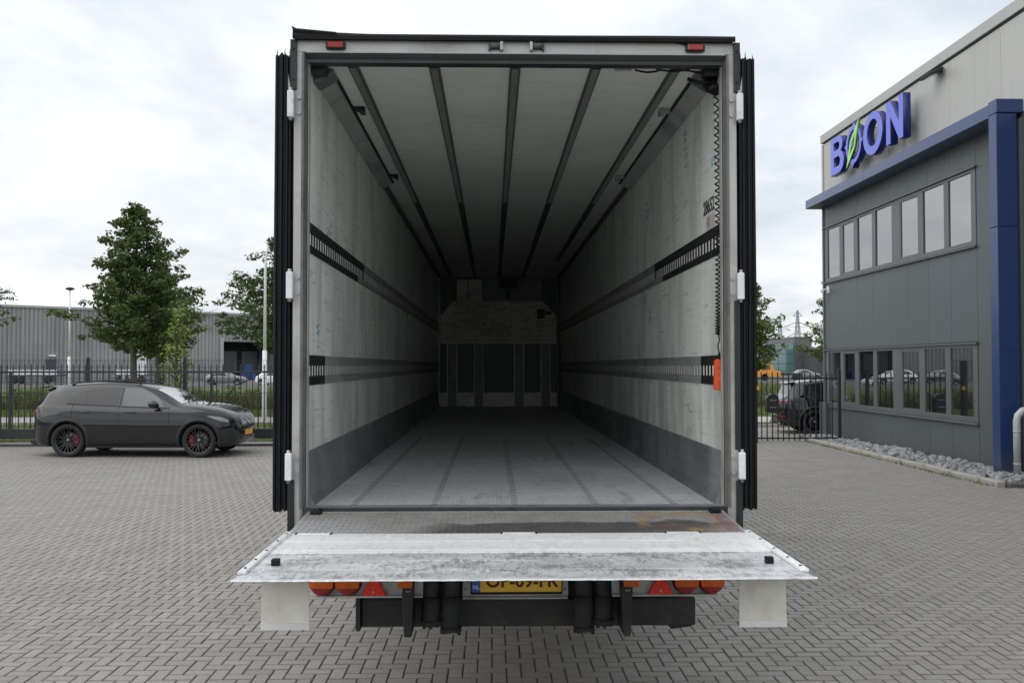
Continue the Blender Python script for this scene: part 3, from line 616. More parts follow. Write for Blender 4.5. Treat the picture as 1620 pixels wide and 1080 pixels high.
# ================================================================== FENCES AND GATES
def bar_mesh(h, s=.011):
    m = MB(); m.box(-s, s, -s, s, 0, h-.03); m.hexa([(-s, -s, h-.03), (s, -s, h-.03), (-s, s, h-.03), (s, s, h-.03), (-.002, -.002, h), (.002, -.002, h), (-.002, .002, h), (.002, .002, h)])
    me = m.mesh('bar'); me.materials.append(M['fence_black']); return me
sg_ = root('sliding_gate', (-10, 23.6, 0), 'long black sliding gate of pointed bars with thick bottom beam behind the parked car', 'gate')
m = MB(); m.box(-17.5, -2.0, 23.53, 23.67, .19, .44); m.build('bottom_beam', M['fence_black'], sg_, bevel=.01)
m = MB(); m.box(-17.5, -2.0, 23.57, 23.63, 1.86, 1.91); m.build('top_rail', M['fence_black'], sg_, bevel=.004)
m = MB(); m.box(-17.5, -2.0, 23.5, 23.7, .0, .05); m.build('ground_rail', M['dark_steel'], sg_)
me = bar_mesh(1.66); x = -17.4
while x < -2.05: inst('bar', me, sg_, (x, 23.6, .43)); x += .152
for x in (-17.45, -12.3, -7.2, -2.05):
    m = MB(); m.box(x-.03, x+.03, 23.572, 23.628, .44, 1.86); m.build('upright', M['fence_black'], sg_)
mf = root('mesh_fence', (-10, 25.1, 0), 'black wire mesh fence with square posts just behind the sliding gate', 'fence')
m = MB(); x = -19.
while x < 6.85: m.box(x-.0035, x+.0035, 25.085, 25.092, .05, 2.2); x += .075
for z in (.1, .5, .9, 1.3, 1.7, 2.0, 2.19): m.box(-19, 6.9, 25.078, 25.085, z-.005, z+.005); m.box(-19, 6.9, 25.092, 25.099, z-.005, z+.005)
m.build('wire_mesh', M['fence_black'], mf, kind='stuff')
for i in range(10):
    x = -18.87+i*2.62; m = MB(); m.box(x-.04, x+.04, 25.11, 25.17, 0, 2.24); m.prism([(x-.045, 2.24), (x+.045, 2.24), (x+.03, 2.27), (x-.03, 2.27)], 1, 25.105, 25.175); m.build('post', M['fence_black'], mf)
gp = root('gate_portal', (-13.1, 23.5, 0), 'black meshed guide frame and cabinet at the left end of the sliding gate', 'gate frame')
for x in (-13.45, -12.78):
    m = MB(); m.box(x-.06, x+.06, 23.30, 23.42, 0, 2.22); m.build('post', M['fence_black'], gp, bevel=.008)
m = MB(); m.box(-13.51, -12.72, 23.30, 23.42, 2.22, 2.30); m.build('head_beam', M['fence_black'], gp, bevel=.008)
m = MB(); m.box(-13.9, -12.95, 23.75, 24.3, 0, 2.18); m.prism([(-13.7, 2.18), (-13.5, 2.24), (-13.3, 2.24), (-13.1, 2.18)], 1, 23.8, 24.2); m.build('drive_cabinet', M['fence_black'], gp, bevel=.01)
m = MB()
for i in range(12): m.tube([(-13.45, 23.29, .55+i*.14), (-12.78, 23.29, .62+i*.14)], .006, 5)
for i in range(3): m.tube([(-13.3+i*.2, 23.285, .5), (-13.3+i*.2, 23.285, 2.15)], .006, 5)
m.build('guard_mesh', M['galv'], gp)
rf = root('bar_fence', (8.2, 24.6, 0), 'black pointed bar gate leaf between the trailer and the office corner', 'gate')
m = MB(); m.box(7.03, 9.36, 24.57, 24.61, 1.68, 1.72); m.build('top_rail', M['fence_black'], rf)
m = MB(); m.box(7.03, 9.36, 24.57, 24.61, .07, .11); m.build('bottom_rail', M['fence_black'], rf)
me = bar_mesh(1.86, .013); x = 7.13
while x < 9.33: inst('bar', me, rf, (x, 24.59, .02)); x += .148
m = MB(); m.box(9.36, 9.44, 24.55, 24.63, 0, 1.93); m.lathe([(.03, 1.93), (.03, 1.96), (.004, 1.985)], (9.4, 24.59, 0), 2, 10); m.build('post', M['fence_black'], rf, bevel=.004)
mb = root('mailbox', (7.52, 24.4, 0.79), 'black round-topped letterbox fixed to the bar gate', 'mailbox')
m = MB(); m.prism([(7.355, .79), (7.685, .79)]+[(7.52+.165*cos(a), 1.125+.165*sin(a)) for a in [pi*i/12 for i in range(13)]], 1, 24.36, 24.56); m.build('box', M['fence_black'], mb, bevel=.01)
for z in (.93, 1.12):
    m = MB(); m.box(7.43, 7.61, 24.352, 24.36, z-.008, z+.008); m.build('slot', M['galv'], mb)
gpost = root('gate_post', (7.0, 24.2, 0), 'thick black gate post with yellow lock beside the open trailer door', 'post')
m = MB(); m.box(6.92, 7.05, 24.15, 24.28, 0, 2.2); m.build('post', M['fence_black'], gpost, bevel=.008)
m = MB(); m.box(7.0, 7.08, 24.10, 24.15, 1.40, 1.50); m.build('lock', M['car_plate'], gpost, bevel=.005)
# ================================================================== TREES
def tree(loc, H, Rm, z0, label, seed, nleaf=11000, mat='leaf_dark', lsz=.075, group=None, trunk_r=.13, lean=0., name='broadleaf_tree', shape=.9):
    g = random.Random(seed); r_ = root(name, loc, label, 'tree', group); bx, by = loc[0], loc[1]
    tr = MB(); pts, rad = [], []
    for i in range(9):
        t_ = i/8; pts.append((bx+lean*t_+.06*sin(t_*5+seed), by+.05*cos(t_*4), t_*H*.93-.05)); rad.append(trunk_r*(1-t_)**.7+.015)
    tr.tube(pts, rad, 9)
    cs, rs = [], []; nb = int(46+Rm*12)
    for i in range(nb):
        hh = (i+.5)/nb; z = z0+.25+(H-z0-.35)*hh**.92
        env = Rm*min(1, (1-hh)**shape*1.18+.02)*(.45+.55*min(1, hh/.10)); a = i*2.39996+g.uniform(-.4, .4); L = env*g.uniform(.5, 1.12)
        if g.random() < .16: L *= 1.2
        bz = z+.16*L; ex, ey = bx+lean*z/H+L*cos(a), by+L*sin(a); k = min(8, int(z/H/.93*8)); sx, sy, _ = pts[k]
        tr.tube([(sx, sy, z-.18-.12*L), (sx*.45+ex*.55, sy*.45+ey*.55, z+.02*L), (ex, ey, bz)], [.03*(1.2-hh), .018, .006], 5)
        for q in range(3):
            f_ = (.45, .75, 1.0)[q]; s_ = (.27+.12*env)*(1.12-.24*q)*g.uniform(.65, 1.2)
            cs.append((sx+(ex-sx)*f_+g.uniform(-.15, .15), sy+(ey-sy)*f_+g.uniform(-.15, .15), z-.1+(bz-z)*f_+g.uniform(-.12, .12))); rs.append((s_, s_, s_*g.uniform(.42, .62)))
    cs.append((bx+lean, by, H-.2)); rs.append((.16, .16, .3))
    tr.build('trunk', M['bark'], r_)
    v, f = leaf_cloud(cs, rs, nleaf, lsz, seed)
    npmesh('crown', v, f, M[mat], r_); return r_
tree((-14.75, 38, 0), 8.8, 2.85, 2.35, 'tall conical green tree rising behind the parked black car', 3, 21000, lsz=.076, trunk_r=.15, shape=.74)
tree((-15.3, 42.5, 0), 7.0, 2.4, 2.2, 'second thick trunked tree hidden behind the tall conical one', 4, 9000, trunk_r=.27)
tree((-8.1, 37.8, 0), 7.9, 3.05, 2.2, 'bushy green tree half hidden by the open left trailer door', 8, 21000, lsz=.078, shape=.62)
tree((-22.6, 38.5, 0), 7.4, 2.5, 3.0, 'tree cut off by the left edge of the picture', 9, 12000, shape=.6)
tree((12.35, 44, 0), 6.4, 1.9, 1.7, 'green tree between the right trailer door and the pylons', 12, 11500, mat='leaf_mid', shape=.6)
tree((17.5, 44.5, 0), 7.6, 2.05, 1.6, 'loose green tree rising behind the office corner', 14, 12500, mat='leaf_mid', shape=.75)
tree((-11.8, 34.5, 0), 4.4, .7, .9, 'slender young tree with pale yellow-green leaves behind the fence', 21, 800, mat='leaf_light', lsz=.07, trunk_r=.025, name='young_tree')
# ================================================================== FAR THINGS
def street_lamp(loc, h, head, label):
    r_ = root('street_lamp', loc, label, 'street lamp', 'white street lamps beyond the fence'); x, y, _ = loc
    m = MB(); m.tube([(x, y, 0), (x, y, 2.6)], .085, 12); m.build('base_pole', M['white_paint'], r_)
    if head == 'arm':
        m = MB(); m.tube([(x, y, 2.6), (x, y, h-1.0), (x+.02, y, h-.5), (x+.08, y, h-.18), (x+.18, y, h-.04)], [.06, .045, .04, .035, .03], 10); m.build('pole', M['white_paint'], r_)
        m = MB(); m.tube([(x+.12, y, h-.05), (x+.24, y, h), (x+.46, y, h+.02)], [.07, .11, .05], 10); m.build('lamp_head', M['black_paint'], r_)
    else:
        m = MB(); m.tube([(x, y, 2.6), (x, y, h)], [.06, .04], 10); m.build('pole', M['white_paint'], r_)
        m = MB(); m.lathe([(.05, h-.08), (.26, h-.02), (.28, h+.05), (.1, h+.12)], (x, y, 0), 2, 14); m.build('lamp_head', M['black_paint'], r_)
street_lamp((-8.45, 34.1, 0), 6.6, 'arm', 'white lamp post with curved arm beside the left trailer door')
street_lamp((-26.6, 58, 0), 6.85, 'top', 'thin white lamp post with small disc head left of the tall tree')
# warehouse on a slant across the far road
wr = root('warehouse', (-61.7, 114.5, 0), 'long low grey ribbed metal warehouse across the road on the left', 'building', rz=atan2(18.5, 24.1))
def wl(mb, name, mat, parent=None, **k): return mb.build(name, mat, parent or wr, world=False, **k)
m = MB(); m.box(-20, 28.9, .12, 45, -.1, 9.4); m.box(36.8, 60, .12, 45, -.1, 9.4); m.box(28.9, 36.8, 6, 45, -.1, 9.4); m.box(28.9, 36.8, .12, 6, 5.5, 9.4); wl(m, 'hall', M['cladding'])
m = MB(); x = -20.
while x < 60:
    lo = 5.5 if 28.7 < x < 36.8 else 0
    m.hexa([(x, .0, lo), (x+.26, .0, lo), (x-.06, .12, lo), (x+.32, .12, lo), (x, .0, 9.35), (x+.26, .0, 9.35), (x-.06, .12, 9.35), (x+.32, .12, 9.35)]); x += .5
wl(m, 'ribbed_cladding', M['cladding'], kind='stuff')
m = MB(); m.box(-20.2, 60, -.15, .4, 9.36, 9.65); wl(m, 'roof_edge', M['trim_light'])
m = MB(); m.box(28.5, 28.95, -.3, 6, 0, 6.0); wl(m, 'dock_pillar', M['trim_light'])
m = MB(); m.box(28.96, 36.78, 5.5, 5.98, 0, 5.48); wl(m, 'dock_recess', M['dock_dark'])
for a, b in ((31.0, 33.2), (34.0, 36.4)):
    m = MB(); m.box(a, b, 5.35, 5.48, .9, 4.2); wl(m, 'dock_door', M['trim_dark'])
m = MB(); m.box(16.1, 18.27, -.1, -.01, .3, 5.1); wl(m, 'white_door', M['door_white'])
dd = MB(); dd.box(5.9, 7.05, -.12, -.02, .0, 2.85); d_ = wl(dd, 'side_door', M['teal_dark'])
m = MB(); m.box(6.1, 6.9, -.4, -.13, 3.2, 3.45); wl(m, 'door_lamp', M['white_paint'])
for i, (s_, z) in enumerate(((33.2, 1.1), (34.3, 1.1), (33.6, 1.9))):
    a = wr.rotation_euler.z; X = -61.7+cos(a)*s_-sin(a)*2.0; Y = 114.5+sin(a)*s_+cos(a)*2.0
    m = MB(); z0 = 0 if z < 1.5 else 1.12
    m.box(X-.55, X+.55, Y-.4, Y+.4, z0, z0+1.1); m.box(X-.58, X+.58, Y-.43, Y+.43, z0+1.0, z0+1.1)
    tag(m.build('crate', M['blue_crate'], None, bevel=.02), ('blue crate at the left of the dark loading bay', 'blue crate at the right of the dark loading bay', 'blue crate stacked on the other two in the loading bay')[i], 'crate', 'blue crates in the loading bay')
def flatbed(cx, y, L, label):
    r_ = root('flatbed_trailer', (cx, y, 0), label, 'trailer')
    m = MB(); m.box(cx-L/2, cx+L/2, y, y+2.4, .85, 1.0); m.build('deck', M['dark_steel'], r_)
    n = max(2, round(L/1.3)); st = L/n
    for i in range(n):
        m = MB(); m.box(cx-L/2+i*st+.04, cx-L/2+(i+1)*st-.04, y-.05, y, 1.0, 1.55); m.build('side_board', M['door_white'], r_)
    for x in (cx-L*.36, cx-L*.22, cx+L*.3):
        m = MB(); m.lathe([(.12, -.1), (.4, -.1), (.45, -.04), (.45, .12), (.38, .16)], (x, y+.1, .45), 1, 18); m.build('wheel', M['tyre'], r_)
flatbed(-51.8, 104, 5.6, 'low flatbed trailer with white side boards beyond the fence at left')
flatbed(-41.5, 106, 3.6, 'short flatbed trailer with white sides seen beside the car roof')
def bollard(x, y, label):
    r_ = root('bollard', (x, y, 0), label, 'bollard', 'posts beyond the fence'); m = MB(); m.box(x-.09, x+.09, y-.09, y+.09, 0, 1.5); m.build('post', M['path'], r_); m = MB(); m.box(x-.1, x+.1, y-.1, y+.1, 1.5, 1.62); m.build('cap', M['white_paint'], r_)
bollard(-23.2, 58, 'pale post left of the tree trunks, behind the fence'); bollard(-22.6, 58.4, 'pale post nearest to the tree trunks, behind the fence')
# right-hand gap: glass building, dark hall, pylons, orange truck
gb = root('glass_building', (62, 200, 0), 'pale green glass office block far behind the bar gate', 'building')
m = MB(); m.box(57.5, 69, 200, 225, 0, 6.7); m.build('hall', M['far_dark'], gb)
m = MB(); m.box(66.4, 70.2, 199.4, 225, 0, 8.1); m.box(66.3, 70.3, 199.3, 225, 8.1, 8.35); m.build('dark_tower', M['trim_dark'], gb)
for i in range(5):
    for j in range(3):
        m = MB(); m.box(57.6+i*1.78, 57.6+i*1.78+1.7, 199.85, 199.95, .3+j*2.2, .3+j*2.2+2.1); m.build('glass_panel', M['glass_far'], gb)
bb = root('dark_hall', (74, 190, 0), 'dark flat-roofed hall behind the right-hand tree', 'building')
m = MB(); m.box(68, 92, 190, 215, 0, 5.5); m.build('wall', M['far_dark'], bb)
m = MB(); m.box(67.9, 92, 189.8, 215, 5.5, 5.9); m.build('roof_edge', M['path'], bb)
lb = root('blue_hall', (60, 240, 0), 'small blue building just right of the trailer door, far away', 'building')
m = MB(); m.box(58, 70, 240, 255, 0, 6.4); m.build('wall', M['plate_blue'], lb); m = MB(); m.box(57.9, 70, 239.8, 255, 6.4, 6.8); m.build('roof_edge', M['white_paint'], lb)
def pylon(x, y, h, label):
    r_ = root('power_pylon', (x, y, 0), label, 'pylon', 'power pylons on the horizon'); m = MB()
    def wd(z): return 3.2*(1-z/h)**1.3+.35
    N = 16
    for i in range(N):
        z0, z1 = h*i/N, h*(i+1)/N; a, b = wd(z0), wd(z1)
        for sx, sy in ((1, 1), (1, -1), (-1, 1), (-1, -1)): m.tube([(x+sx*a, y+sy*a, z0), (x+sx*b, y+sy*b, z1)], .34, 4, False)
        for sy in (1, -1): m.tube([(x-a, y+sy*a, z0), (x+b, y+sy*b, z1)], .16, 4, False); m.tube([(x+a, y+sy*a, z0), (x-b, y+sy*b, z1)], .16, 4, False)
    m.build('mast', M['pylon_grey'], r_)
    for z, L in ((h*.98, 3.0), (h*.80, 8.0), (h*.62, 7.0)):
        c = MB(); c.tube([(x-L, y, z-3.0), (x, y, z+.3), (x+L, y, z-3.0)], .34, 4, False); c.tube([(x-L, y, z-3.1), (x+L, y, z-3.1)], .2, 4, False); c.build('cross_arm', M['pylon_grey'], r_)
pylon(202, 600, 38.5, 'taller right-hand electricity pylon'); pylon(214, 675, 39, 'smaller left-hand electricity pylon')
ot = root('orange_truck', (37.5, 125, 0), 'orange truck cab seen through the bar gate beside the trailer', 'truck')
m = MB(); m.prism([(36.1, .5), (39.4, .5), (39.4, 1.2), (38.6, 1.35), (38.1, 2.35), (36.4, 2.5), (36.1, 2.3)], 1, 124, 126.3); m.build('cab', M['orange_truck'], ot, bevel=.06)
m = MB(); m.box(36.5, 37.9, 123.96, 123.99, 1.5, 2.15); m.build('window', M['car_glass'], ot)
m = MB(); m.box(39.4, 42.5, 124.2, 126.2, .7, 1.0); m.build('chassis', M['dark_steel'], ot)
for x in (37.2, 41.5):
    m = MB(); m.lathe([(.15, -.1), (.44, -.1), (.5, -.03), (.5, .22)], (x, 124.1, .5), 1, 16); m.build('wheel', M['tyre'], ot)
# ================================================================== CARS
def make_car(label, paint='car_black', detail=True, group=None, kind='suv'):
    """nose towards +x, wheels on z = 0, origin under the middle"""
    rt = root('parked_car', (0, 0, 0), label, 'car', group)
    if kind == 'suv':
        L = 4.93
        TX = [0, .04, .10, .19, .33, .42, .50, .62, .94, 1.67, 2.45, 2.80, 3.0, 3.30, 3.57, 3.95, 4.30, 4.60, 4.78, 4.88, 4.93]
        TZ = [.66, .88, 1.04, 1.10, 1.19, 1.37, 1.53, 1.545, 1.60, 1.645, 1.615, 1.55, 1.49, 1.34, 1.185, 1.145, 1.09, 1.01, .93, .83, .66]
        SX = [0, .1, .35, 1.0, 1.75, 2.7, 3.5, 3.9, 4.3, 4.6, 4.80, 4.93]; SZ = [.62, 1.0, 1.12, 1.10, 1.08, 1.06, 1.05, 1.04, .99, .92, .83, .62]
        BX = [0, .1, .4, 1.0, 4.0, 4.4, 4.65, 4.82, 4.93]; BZ = [.38, .30, .24, .20, .20, .21, .23, .27, .36]
        WX = [0, .04, .12, .25, .5, 1.1, 2.0, 3.2, 4.0, 4.35, 4.6, 4.75, 4.86, 4.93]; WW = [.40, .52, .66, .79, .91, .985, .965, .965, .985, .95, .88, .78, .63, .44]
        RX = [.0, .25, .5, .9, 1.7, 2.6, 3.0, 3.4, 3.7, 4.3, 4.93]; RW = [.56, .64, .60, .64, .655, .645, .63, .68, .76, .74, .48]
        wheels = (1.10, 3.99); WR = .37; scale = 1.0
    else:
        L = 4.3
        TX = [0, .05, .2, .45, .9, 1.5, 2.2, 2.7, 3.2, 3.7, 4.1, 4.27, 4.3]; TZ = [.6, .8, .98, 1.15, 1.4, 1.46, 1.42, 1.2, .98, .9, .78, .65, .55]
        SX = [0, .2, .8, 2.5, 3.5, 4.1, 4.3]; SZ = [.55, .88, .93, .9, .85, .7, .52]
        BX = [0, .3, 4.0, 4.3]; BZ = [.35, .2, .2, .35]
        WX = [0, .2, .8, 3.4, 4.0, 4.3]; WW = [.65, .82, .88, .88, .78, .5]; RX = [0, .5, 1.5, 2.4, 3.2, 4.3]; RW = [.55, .56, .58, .56, .66, .4]
        wheels = (.75, 3.4); WR = .32; scale = 1.0
    def sec(x):
        zt, zs, zb, w_, wr_ = pchip(TX, TZ, x), pchip(SX, SZ, x), pchip(BX, BZ, x), pchip(WX, WW, x), pchip(RX, RW, x)
        zs = min(zs, zt-.035); gap = zt-zs; cr_ = min(.07, gap*.3); wr_ = min(wr_, w_*.86)
        return [(0, zb), (w_*.78, zb), (w_*.955, zb+.05), (w_*.985, zb+.16), (w_, zb+(zs-zb)*.55), (w_*.985, zb+(zs-zb)*.78), (w_*.955, zs-.035), (w_*.93, zs), (w_*.93*.62+wr_*.38, zs+gap*.42), (wr_, zt-cr_), (wr_*.82, zt-cr_*.32), (wr_*.45, zt-.004), (0, zt)]
    def surf(x, t):
        s_ = sec(x); i = min(int(t), len(s_)-2); f = t-i
        def q(k): k = max(0, min(len(s_)-1, k)); return s_[k]
        p0, p1, p2, p3 = q(i-1), q(i), q(i+1), q(i+2)
        return tuple(.5*(2*p1[k]+(p2[k]-p0[k])*f+(2*p0[k]-5*p1[k]+4*p2[k]-p3[k])*f*f+(3*p1[k]-p0[k]-3*p2[k]+p3[k])*f**3) for k in (0, 1))
    def side_y(x, z):
        lo, hi = 2.0, 10.0
        for _ in range(22):
            mid = (lo+hi)/2
            if surf(x, mid)[1] < z: lo = mid
            else: hi = mid
        return surf(x, lo)[0]
    NX = 64 if detail else 26; ts = [i*.5 for i in range(25)] if detail else list(range(13))
    xs = [L*(.5-.5*cos(pi*i/NX))*.35+L*i/NX*.65 for i in range(NX+1)]
    bm = bmesh.new(); rows = []
    for x in xs:
        pr = [surf(x, t_) for t_ in ts]
        rows.append([bm.verts.new((x, y, z)) for y, z in pr]+[bm.verts.new((x, -y, z)) for y, z in pr[-2:0:-1]])
    n = len(rows[0])
    for a, b in zip(rows, rows[1:]):
        for k in range(n): bm.faces.new((a[k], a[(k+1) % n], b[(k+1) % n], b[k]))
    bm.faces.new(rows[0][::-1]); bm.faces.new(rows[-1]); bmesh.ops.recalc_face_normals(bm, faces=bm.faces[:])
    me = bpy.data.meshes.new('body'); bm.to_mesh(me); bm.free()
    body = bpy.data.objects.new('body', me); COL.objects.link(body)
    cu = MB()
    for wx in wheels:
        for s_ in (-1, 1): cu.lathe([(WR+.055, s_*.52), (WR+.055, s_*1.3)], (wx, 0, WR-.01), 1, 40)
    cme = cu.mesh('cutter'); cut = bpy.data.objects.new('cutter', cme); COL.objects.link(cut)
    md = body.modifiers.new('b', 'BOOLEAN'); md.object = cut; md.operation = 'DIFFERENCE'; md.solver = 'EXACT'
    dg = bpy.context.evaluated_depsgraph_get(); me2 = bpy.data.meshes.new_from_object(body.evaluated_get(dg)); body.modifiers.clear(); body.data = me2; bpy.data.objects.remove(cut)
    me2.name = 'body'; me2.materials.clear(); me2.materials.append(M[paint]); me2.materials.append(M['dock_dark'])
    for p in me2.polygons:
        c = p.center; inn = any(abs((c.x-wx)**2+(c.z-WR+.01)**2-(WR+.055)**2) < .006 and abs(p.normal.y) < .5 for wx in wheels) or (abs(c.y) < .54 and abs(p.normal.y) > .9 and c.z < .85)
        p.material_index = 1 if inn else 0; p.use_smooth = not inn
    try: me2.set_sharp_from_angle(angle=radians(38))
    except Exception: pass
    body.parent = rt
    def P3(mb, name, mat, parent=rt): o = mb.build(name, M[mat], parent, world=False); return o
    def patch(name, xa, xb, lo, hi, mat, off=.004, nx=16, nz=5, parent=rt, sides=(-1, 1), inset=0.):
        for s_ in sides:
            g = MB(); prev = None
            for i in range(nx+1):
                x = xa+(xb-xa)*i/nx; a, b = lo(x), hi(x); col = [(x, s_*(side_y(x, a+(b-a)*j/nz)+off), a+(b-a)*j/nz) for j in range(nz+1)]
                col = [g.bm.verts.new(p) for p in col]
                if prev:
                    for j in range(nz): f = g.bm.faces.new((prev[j], col[j], col[j+1], prev[j+1])); f.smooth = True
                prev = col
            o = g.build(name, M[mat], parent, world=False)
    def topatch(name, xa, xb, t0, mat, off=.005, nx=8, parent=rt):
        g = MB(); tt = [t0+(12-t0)*j/6 for j in range(7)]; prev = None
        for i in range(nx+1):
            x = xa+(xb-xa)*i/nx; pr = [surf(x, t_) for t_ in tt]; col = [g.bm.verts.new((x-off*.7 if xa < 1.5 else x+off*.7, y, z+off)) for y, z in pr]+[g.bm.verts.new((x-off*.7 if xa < 1.5 else x+off*.7, -y, z+off)) for y, z in pr[-2::-1]]
            if prev:
                for j in range(len(col)-1): f = g.bm.faces.new((prev[j], col[j], col[j+1], prev[j+1])); f.smooth = True
            prev = col
        return g.build(name, M[mat], parent, world=False)
    lin = lambda *p: (lambda x: pchip([q[0] for q in p], [q[1] for q in p], x))
    if kind == 'suv':
        topatch('windscreen', 2.96, 3.54, 9.25, 'windscreen'); topatch('rear_window', .34, .485, 9.3, 'car_glass')
        patch('quarter_window', 1.03, 1.48, lin((1.03, 1.185), (1.48, 1.155)), lin((1.03, 1.195), (1.12, 1.29), (1.27, 1.40), (1.48, 1.475)), 'car_glass_tint')
        patch('rear_door_window', 1.52, 2.15, lin((1.52, 1.15), (2.15, 1.125)), lin((1.52, 1.485), (1.82, 1.515), (2.15, 1.515)), 'car_glass_tint')
        patch('front_door_window', 2.27, 3.2, lin((2.27, 1.12), (3.2, 1.09)), lin((2.27, 1.515), (2.57, 1.50), (2.82, 1.42), (3.07, 1.26), (3.2, 1.10)), 'car_glass')
        for i, x in enumerate((1.19, 2.22, 3.33)):      # door shut lines
            lo_ = (.62, .24, .24)[i]; hi_ = (1.13, 1.52, 1.06)[i]
            patch('door_gap', x-.006, x+.006, lin((0, lo_), (9, lo_)), lin((0, hi_), (9, hi_)), 'dock_dark', .002, 1, 14)
        patch('window_trim', 1.05, 3.32, lin((1.05, 1.160), (1.77, 1.125), (3.32, 1.062)), lin((1.05, 1.18), (1.77, 1.142), (3.32, 1.082)), 'car_trim', .008, 30, 1)
        patch('sill_trim', 1.51, 3.49, lin((0, .21), (9, .21)), lin((0, .275), (9, .275)), 'car_trim', .014, 16, 2)
        for x in (1.45, 2.47):
            for s_ in (-1, 1):
                y = s_*(side_y(x, .985)+.018); g = MB(); g.tube([(x-.12, y-s_*.018, .985), (x-.07, y, .99), (x+.07, y, .985), (x+.12, y-s_*.018, .98)], .014, 6); P3(g, 'door_handle', paint)
        patch('headlight', 4.18, 4.66, lin((4.18, .90), (4.45, .80), (4.66, .76)), lin((4.18, .915), (4.45, .885), (4.66, .82)), 'lamp_clear', .006, 10, 3)
        patch('side_air_intake', 4.50, 4.80, lin((4.5, .48), (4.8, .48)), lin((4.5, .63), (4.8, .64)), 'dock_dark', .004, 8, 3)
        patch('lower_lip', 4.30, 4.86, lin((4.3, .29), (4.86, .36)), lin((4.3, .33), (4.86, .40)), 'car_trim', .012, 8, 2)
        patch('tail_light', .04, .36, lin((.04, .93), (.36, 1.0)), lin((.04, .985), (.2, 1.04), (.36, 1.012)), 'red_lens', .008, 8, 2)
        patch('tail_light_strip', .06, .30, lin((.06, .99), (.3, 1.02)), lin((.06, 1.01), (.3, 1.032)), 'lamp_clear', .010, 6, 1)
        patch('reflector', .03, .2, lin((0, .50), (9, .50)), lin((0, .54), (9, .54)), 'red_lens', .006, 4, 1)
        patch('fuel_flap', 0.87, 1.11, lin((0, .985), (9, .985)), lin((0, .988), (9, .988)), 'dock_dark', .003, 4, 1)
        patch('bonnet_gap', 3.55, 4.6, lin((3.55, 1.075), (4.1, 1.03), (4.6, .885)), lin((3.55, 1.082), (4.1, 1.037), (4.6, .892)), 'dock_dark', .003, 14, 1)
        for s_ in (-1, 1):                               # mirrors, roof rails, arch trims
            g = MB(); g.tube([(3.08, s_*.90, 1.09), (3.04, s_*1.0, 1.13)], .025, 6); P3(g, 'mirror_arm', 'car_trim')
            g = MB(); g.tube([(2.93, s_*1.03, 1.165), (2.99, s_*1.04, 1.165), (3.07, s_*1.03, 1.155), (3.13, s_*1.0, 1.14)], [.055, .088, .078, .03], 10); P3(g, 'mirror', 'car_black')
            g = MB(); g.tube([(1.02, s_*.60, 1.57), (1.16, s_*.60, 1.635), (1.75, s_*.60, 1.675), (2.40, s_*.595, 1.655), (2.58, s_*.59, 1.59)], .017, 6); P3(g, 'roof_rail', 'car_trim')
            for wx in wheels:
                g = MB(); prev = None
                for i in range(27):
                    a = radians(-14+208*i/26); col = []
                    for rr_, off in ((WR+.050, -.01), (WR+.052, .022), (WR+.11, .026), (WR+.125, .002)):
                        X = wx+rr_*cos(a); Z = max(.2, WR-.01+rr_*sin(a)); col.append(g.bm.verts.new((X, s_*(side_y(X, max(Z, pchip(BX, BZ, X)+.04))+off), Z)))
                    if prev:
                        for j in range(3): f = g.bm.faces.new((prev[j], col[j], col[j+1], prev[j+1])); f.smooth = True
                    prev = col
                P3(g, 'wheel_arch_trim', 'car_trim')
        g = MB(); g.prism([(.30, 1.525), (.58, 1.555), (.62, 1.53), (.32, 1.50)], 1, -.60, .60); P3(g, 'roof_spoiler', paint)
        g = MB(); g.box(4.875, 4.91, -.42, .42, .58, .70); P3(g, 'grille', 'dock_dark')
        for z in (.60, .635, .67): g = MB(); g.box(4.905, 4.918, -.42, .42, z-.005, z+.005); P3(g, 'grille_bar', 'car_trim')
        g = MB(); g.box(4.925, 4.94, -.26, .26, .455, .565); P3(g, 'number_plate', 'car_plate')
        g = MB(); g.box(-.022, -.006, -.26, .26, .66, .77); P3(g, 'number_plate', 'car_plate')
        g = MB(); g.box(-.012, .02, -.42, .42, .93, .985); P3(g, 'tail_light_bar', 'red_lens')
        g = MB(); g.prism([(.05, .27), (.35, .22), (.35, .30), (.02, .36)], 1, -.66, .66); P3(g, 'rear_diffuser', 'car_trim')
        for y in (-.55, -.42, .42, .55): g = MB(); g.tube([(.0, y, .30), (.2, y, .30)], .04, 10); P3(g, 'exhaust_pipe', 'brake_disc')
    else:
        topatch('windscreen', 2.28, 2.95, 9.3, 'car_glass', nx=6)
        patch('side_window', .75, 2.3, lin((0, .97), (9, .96)), lin((.75, 1.0), (1.1, 1.3), (1.6, 1.36), (2.0, 1.3), (2.3, 1.02)), 'car_glass_tint', nx=10, nz=3)
    if kind == 'suv':                                   # short overhangs
        for ch in rt.children:
            if ch.data:
                for v in ch.data.vertices:
                    if v.co.x > 4.45: v.co.x = 4.45+(v.co.x-4.45)*.74
                    elif v.co.x < .6: v.co.x = .6-(.6-v.co.x)*.82
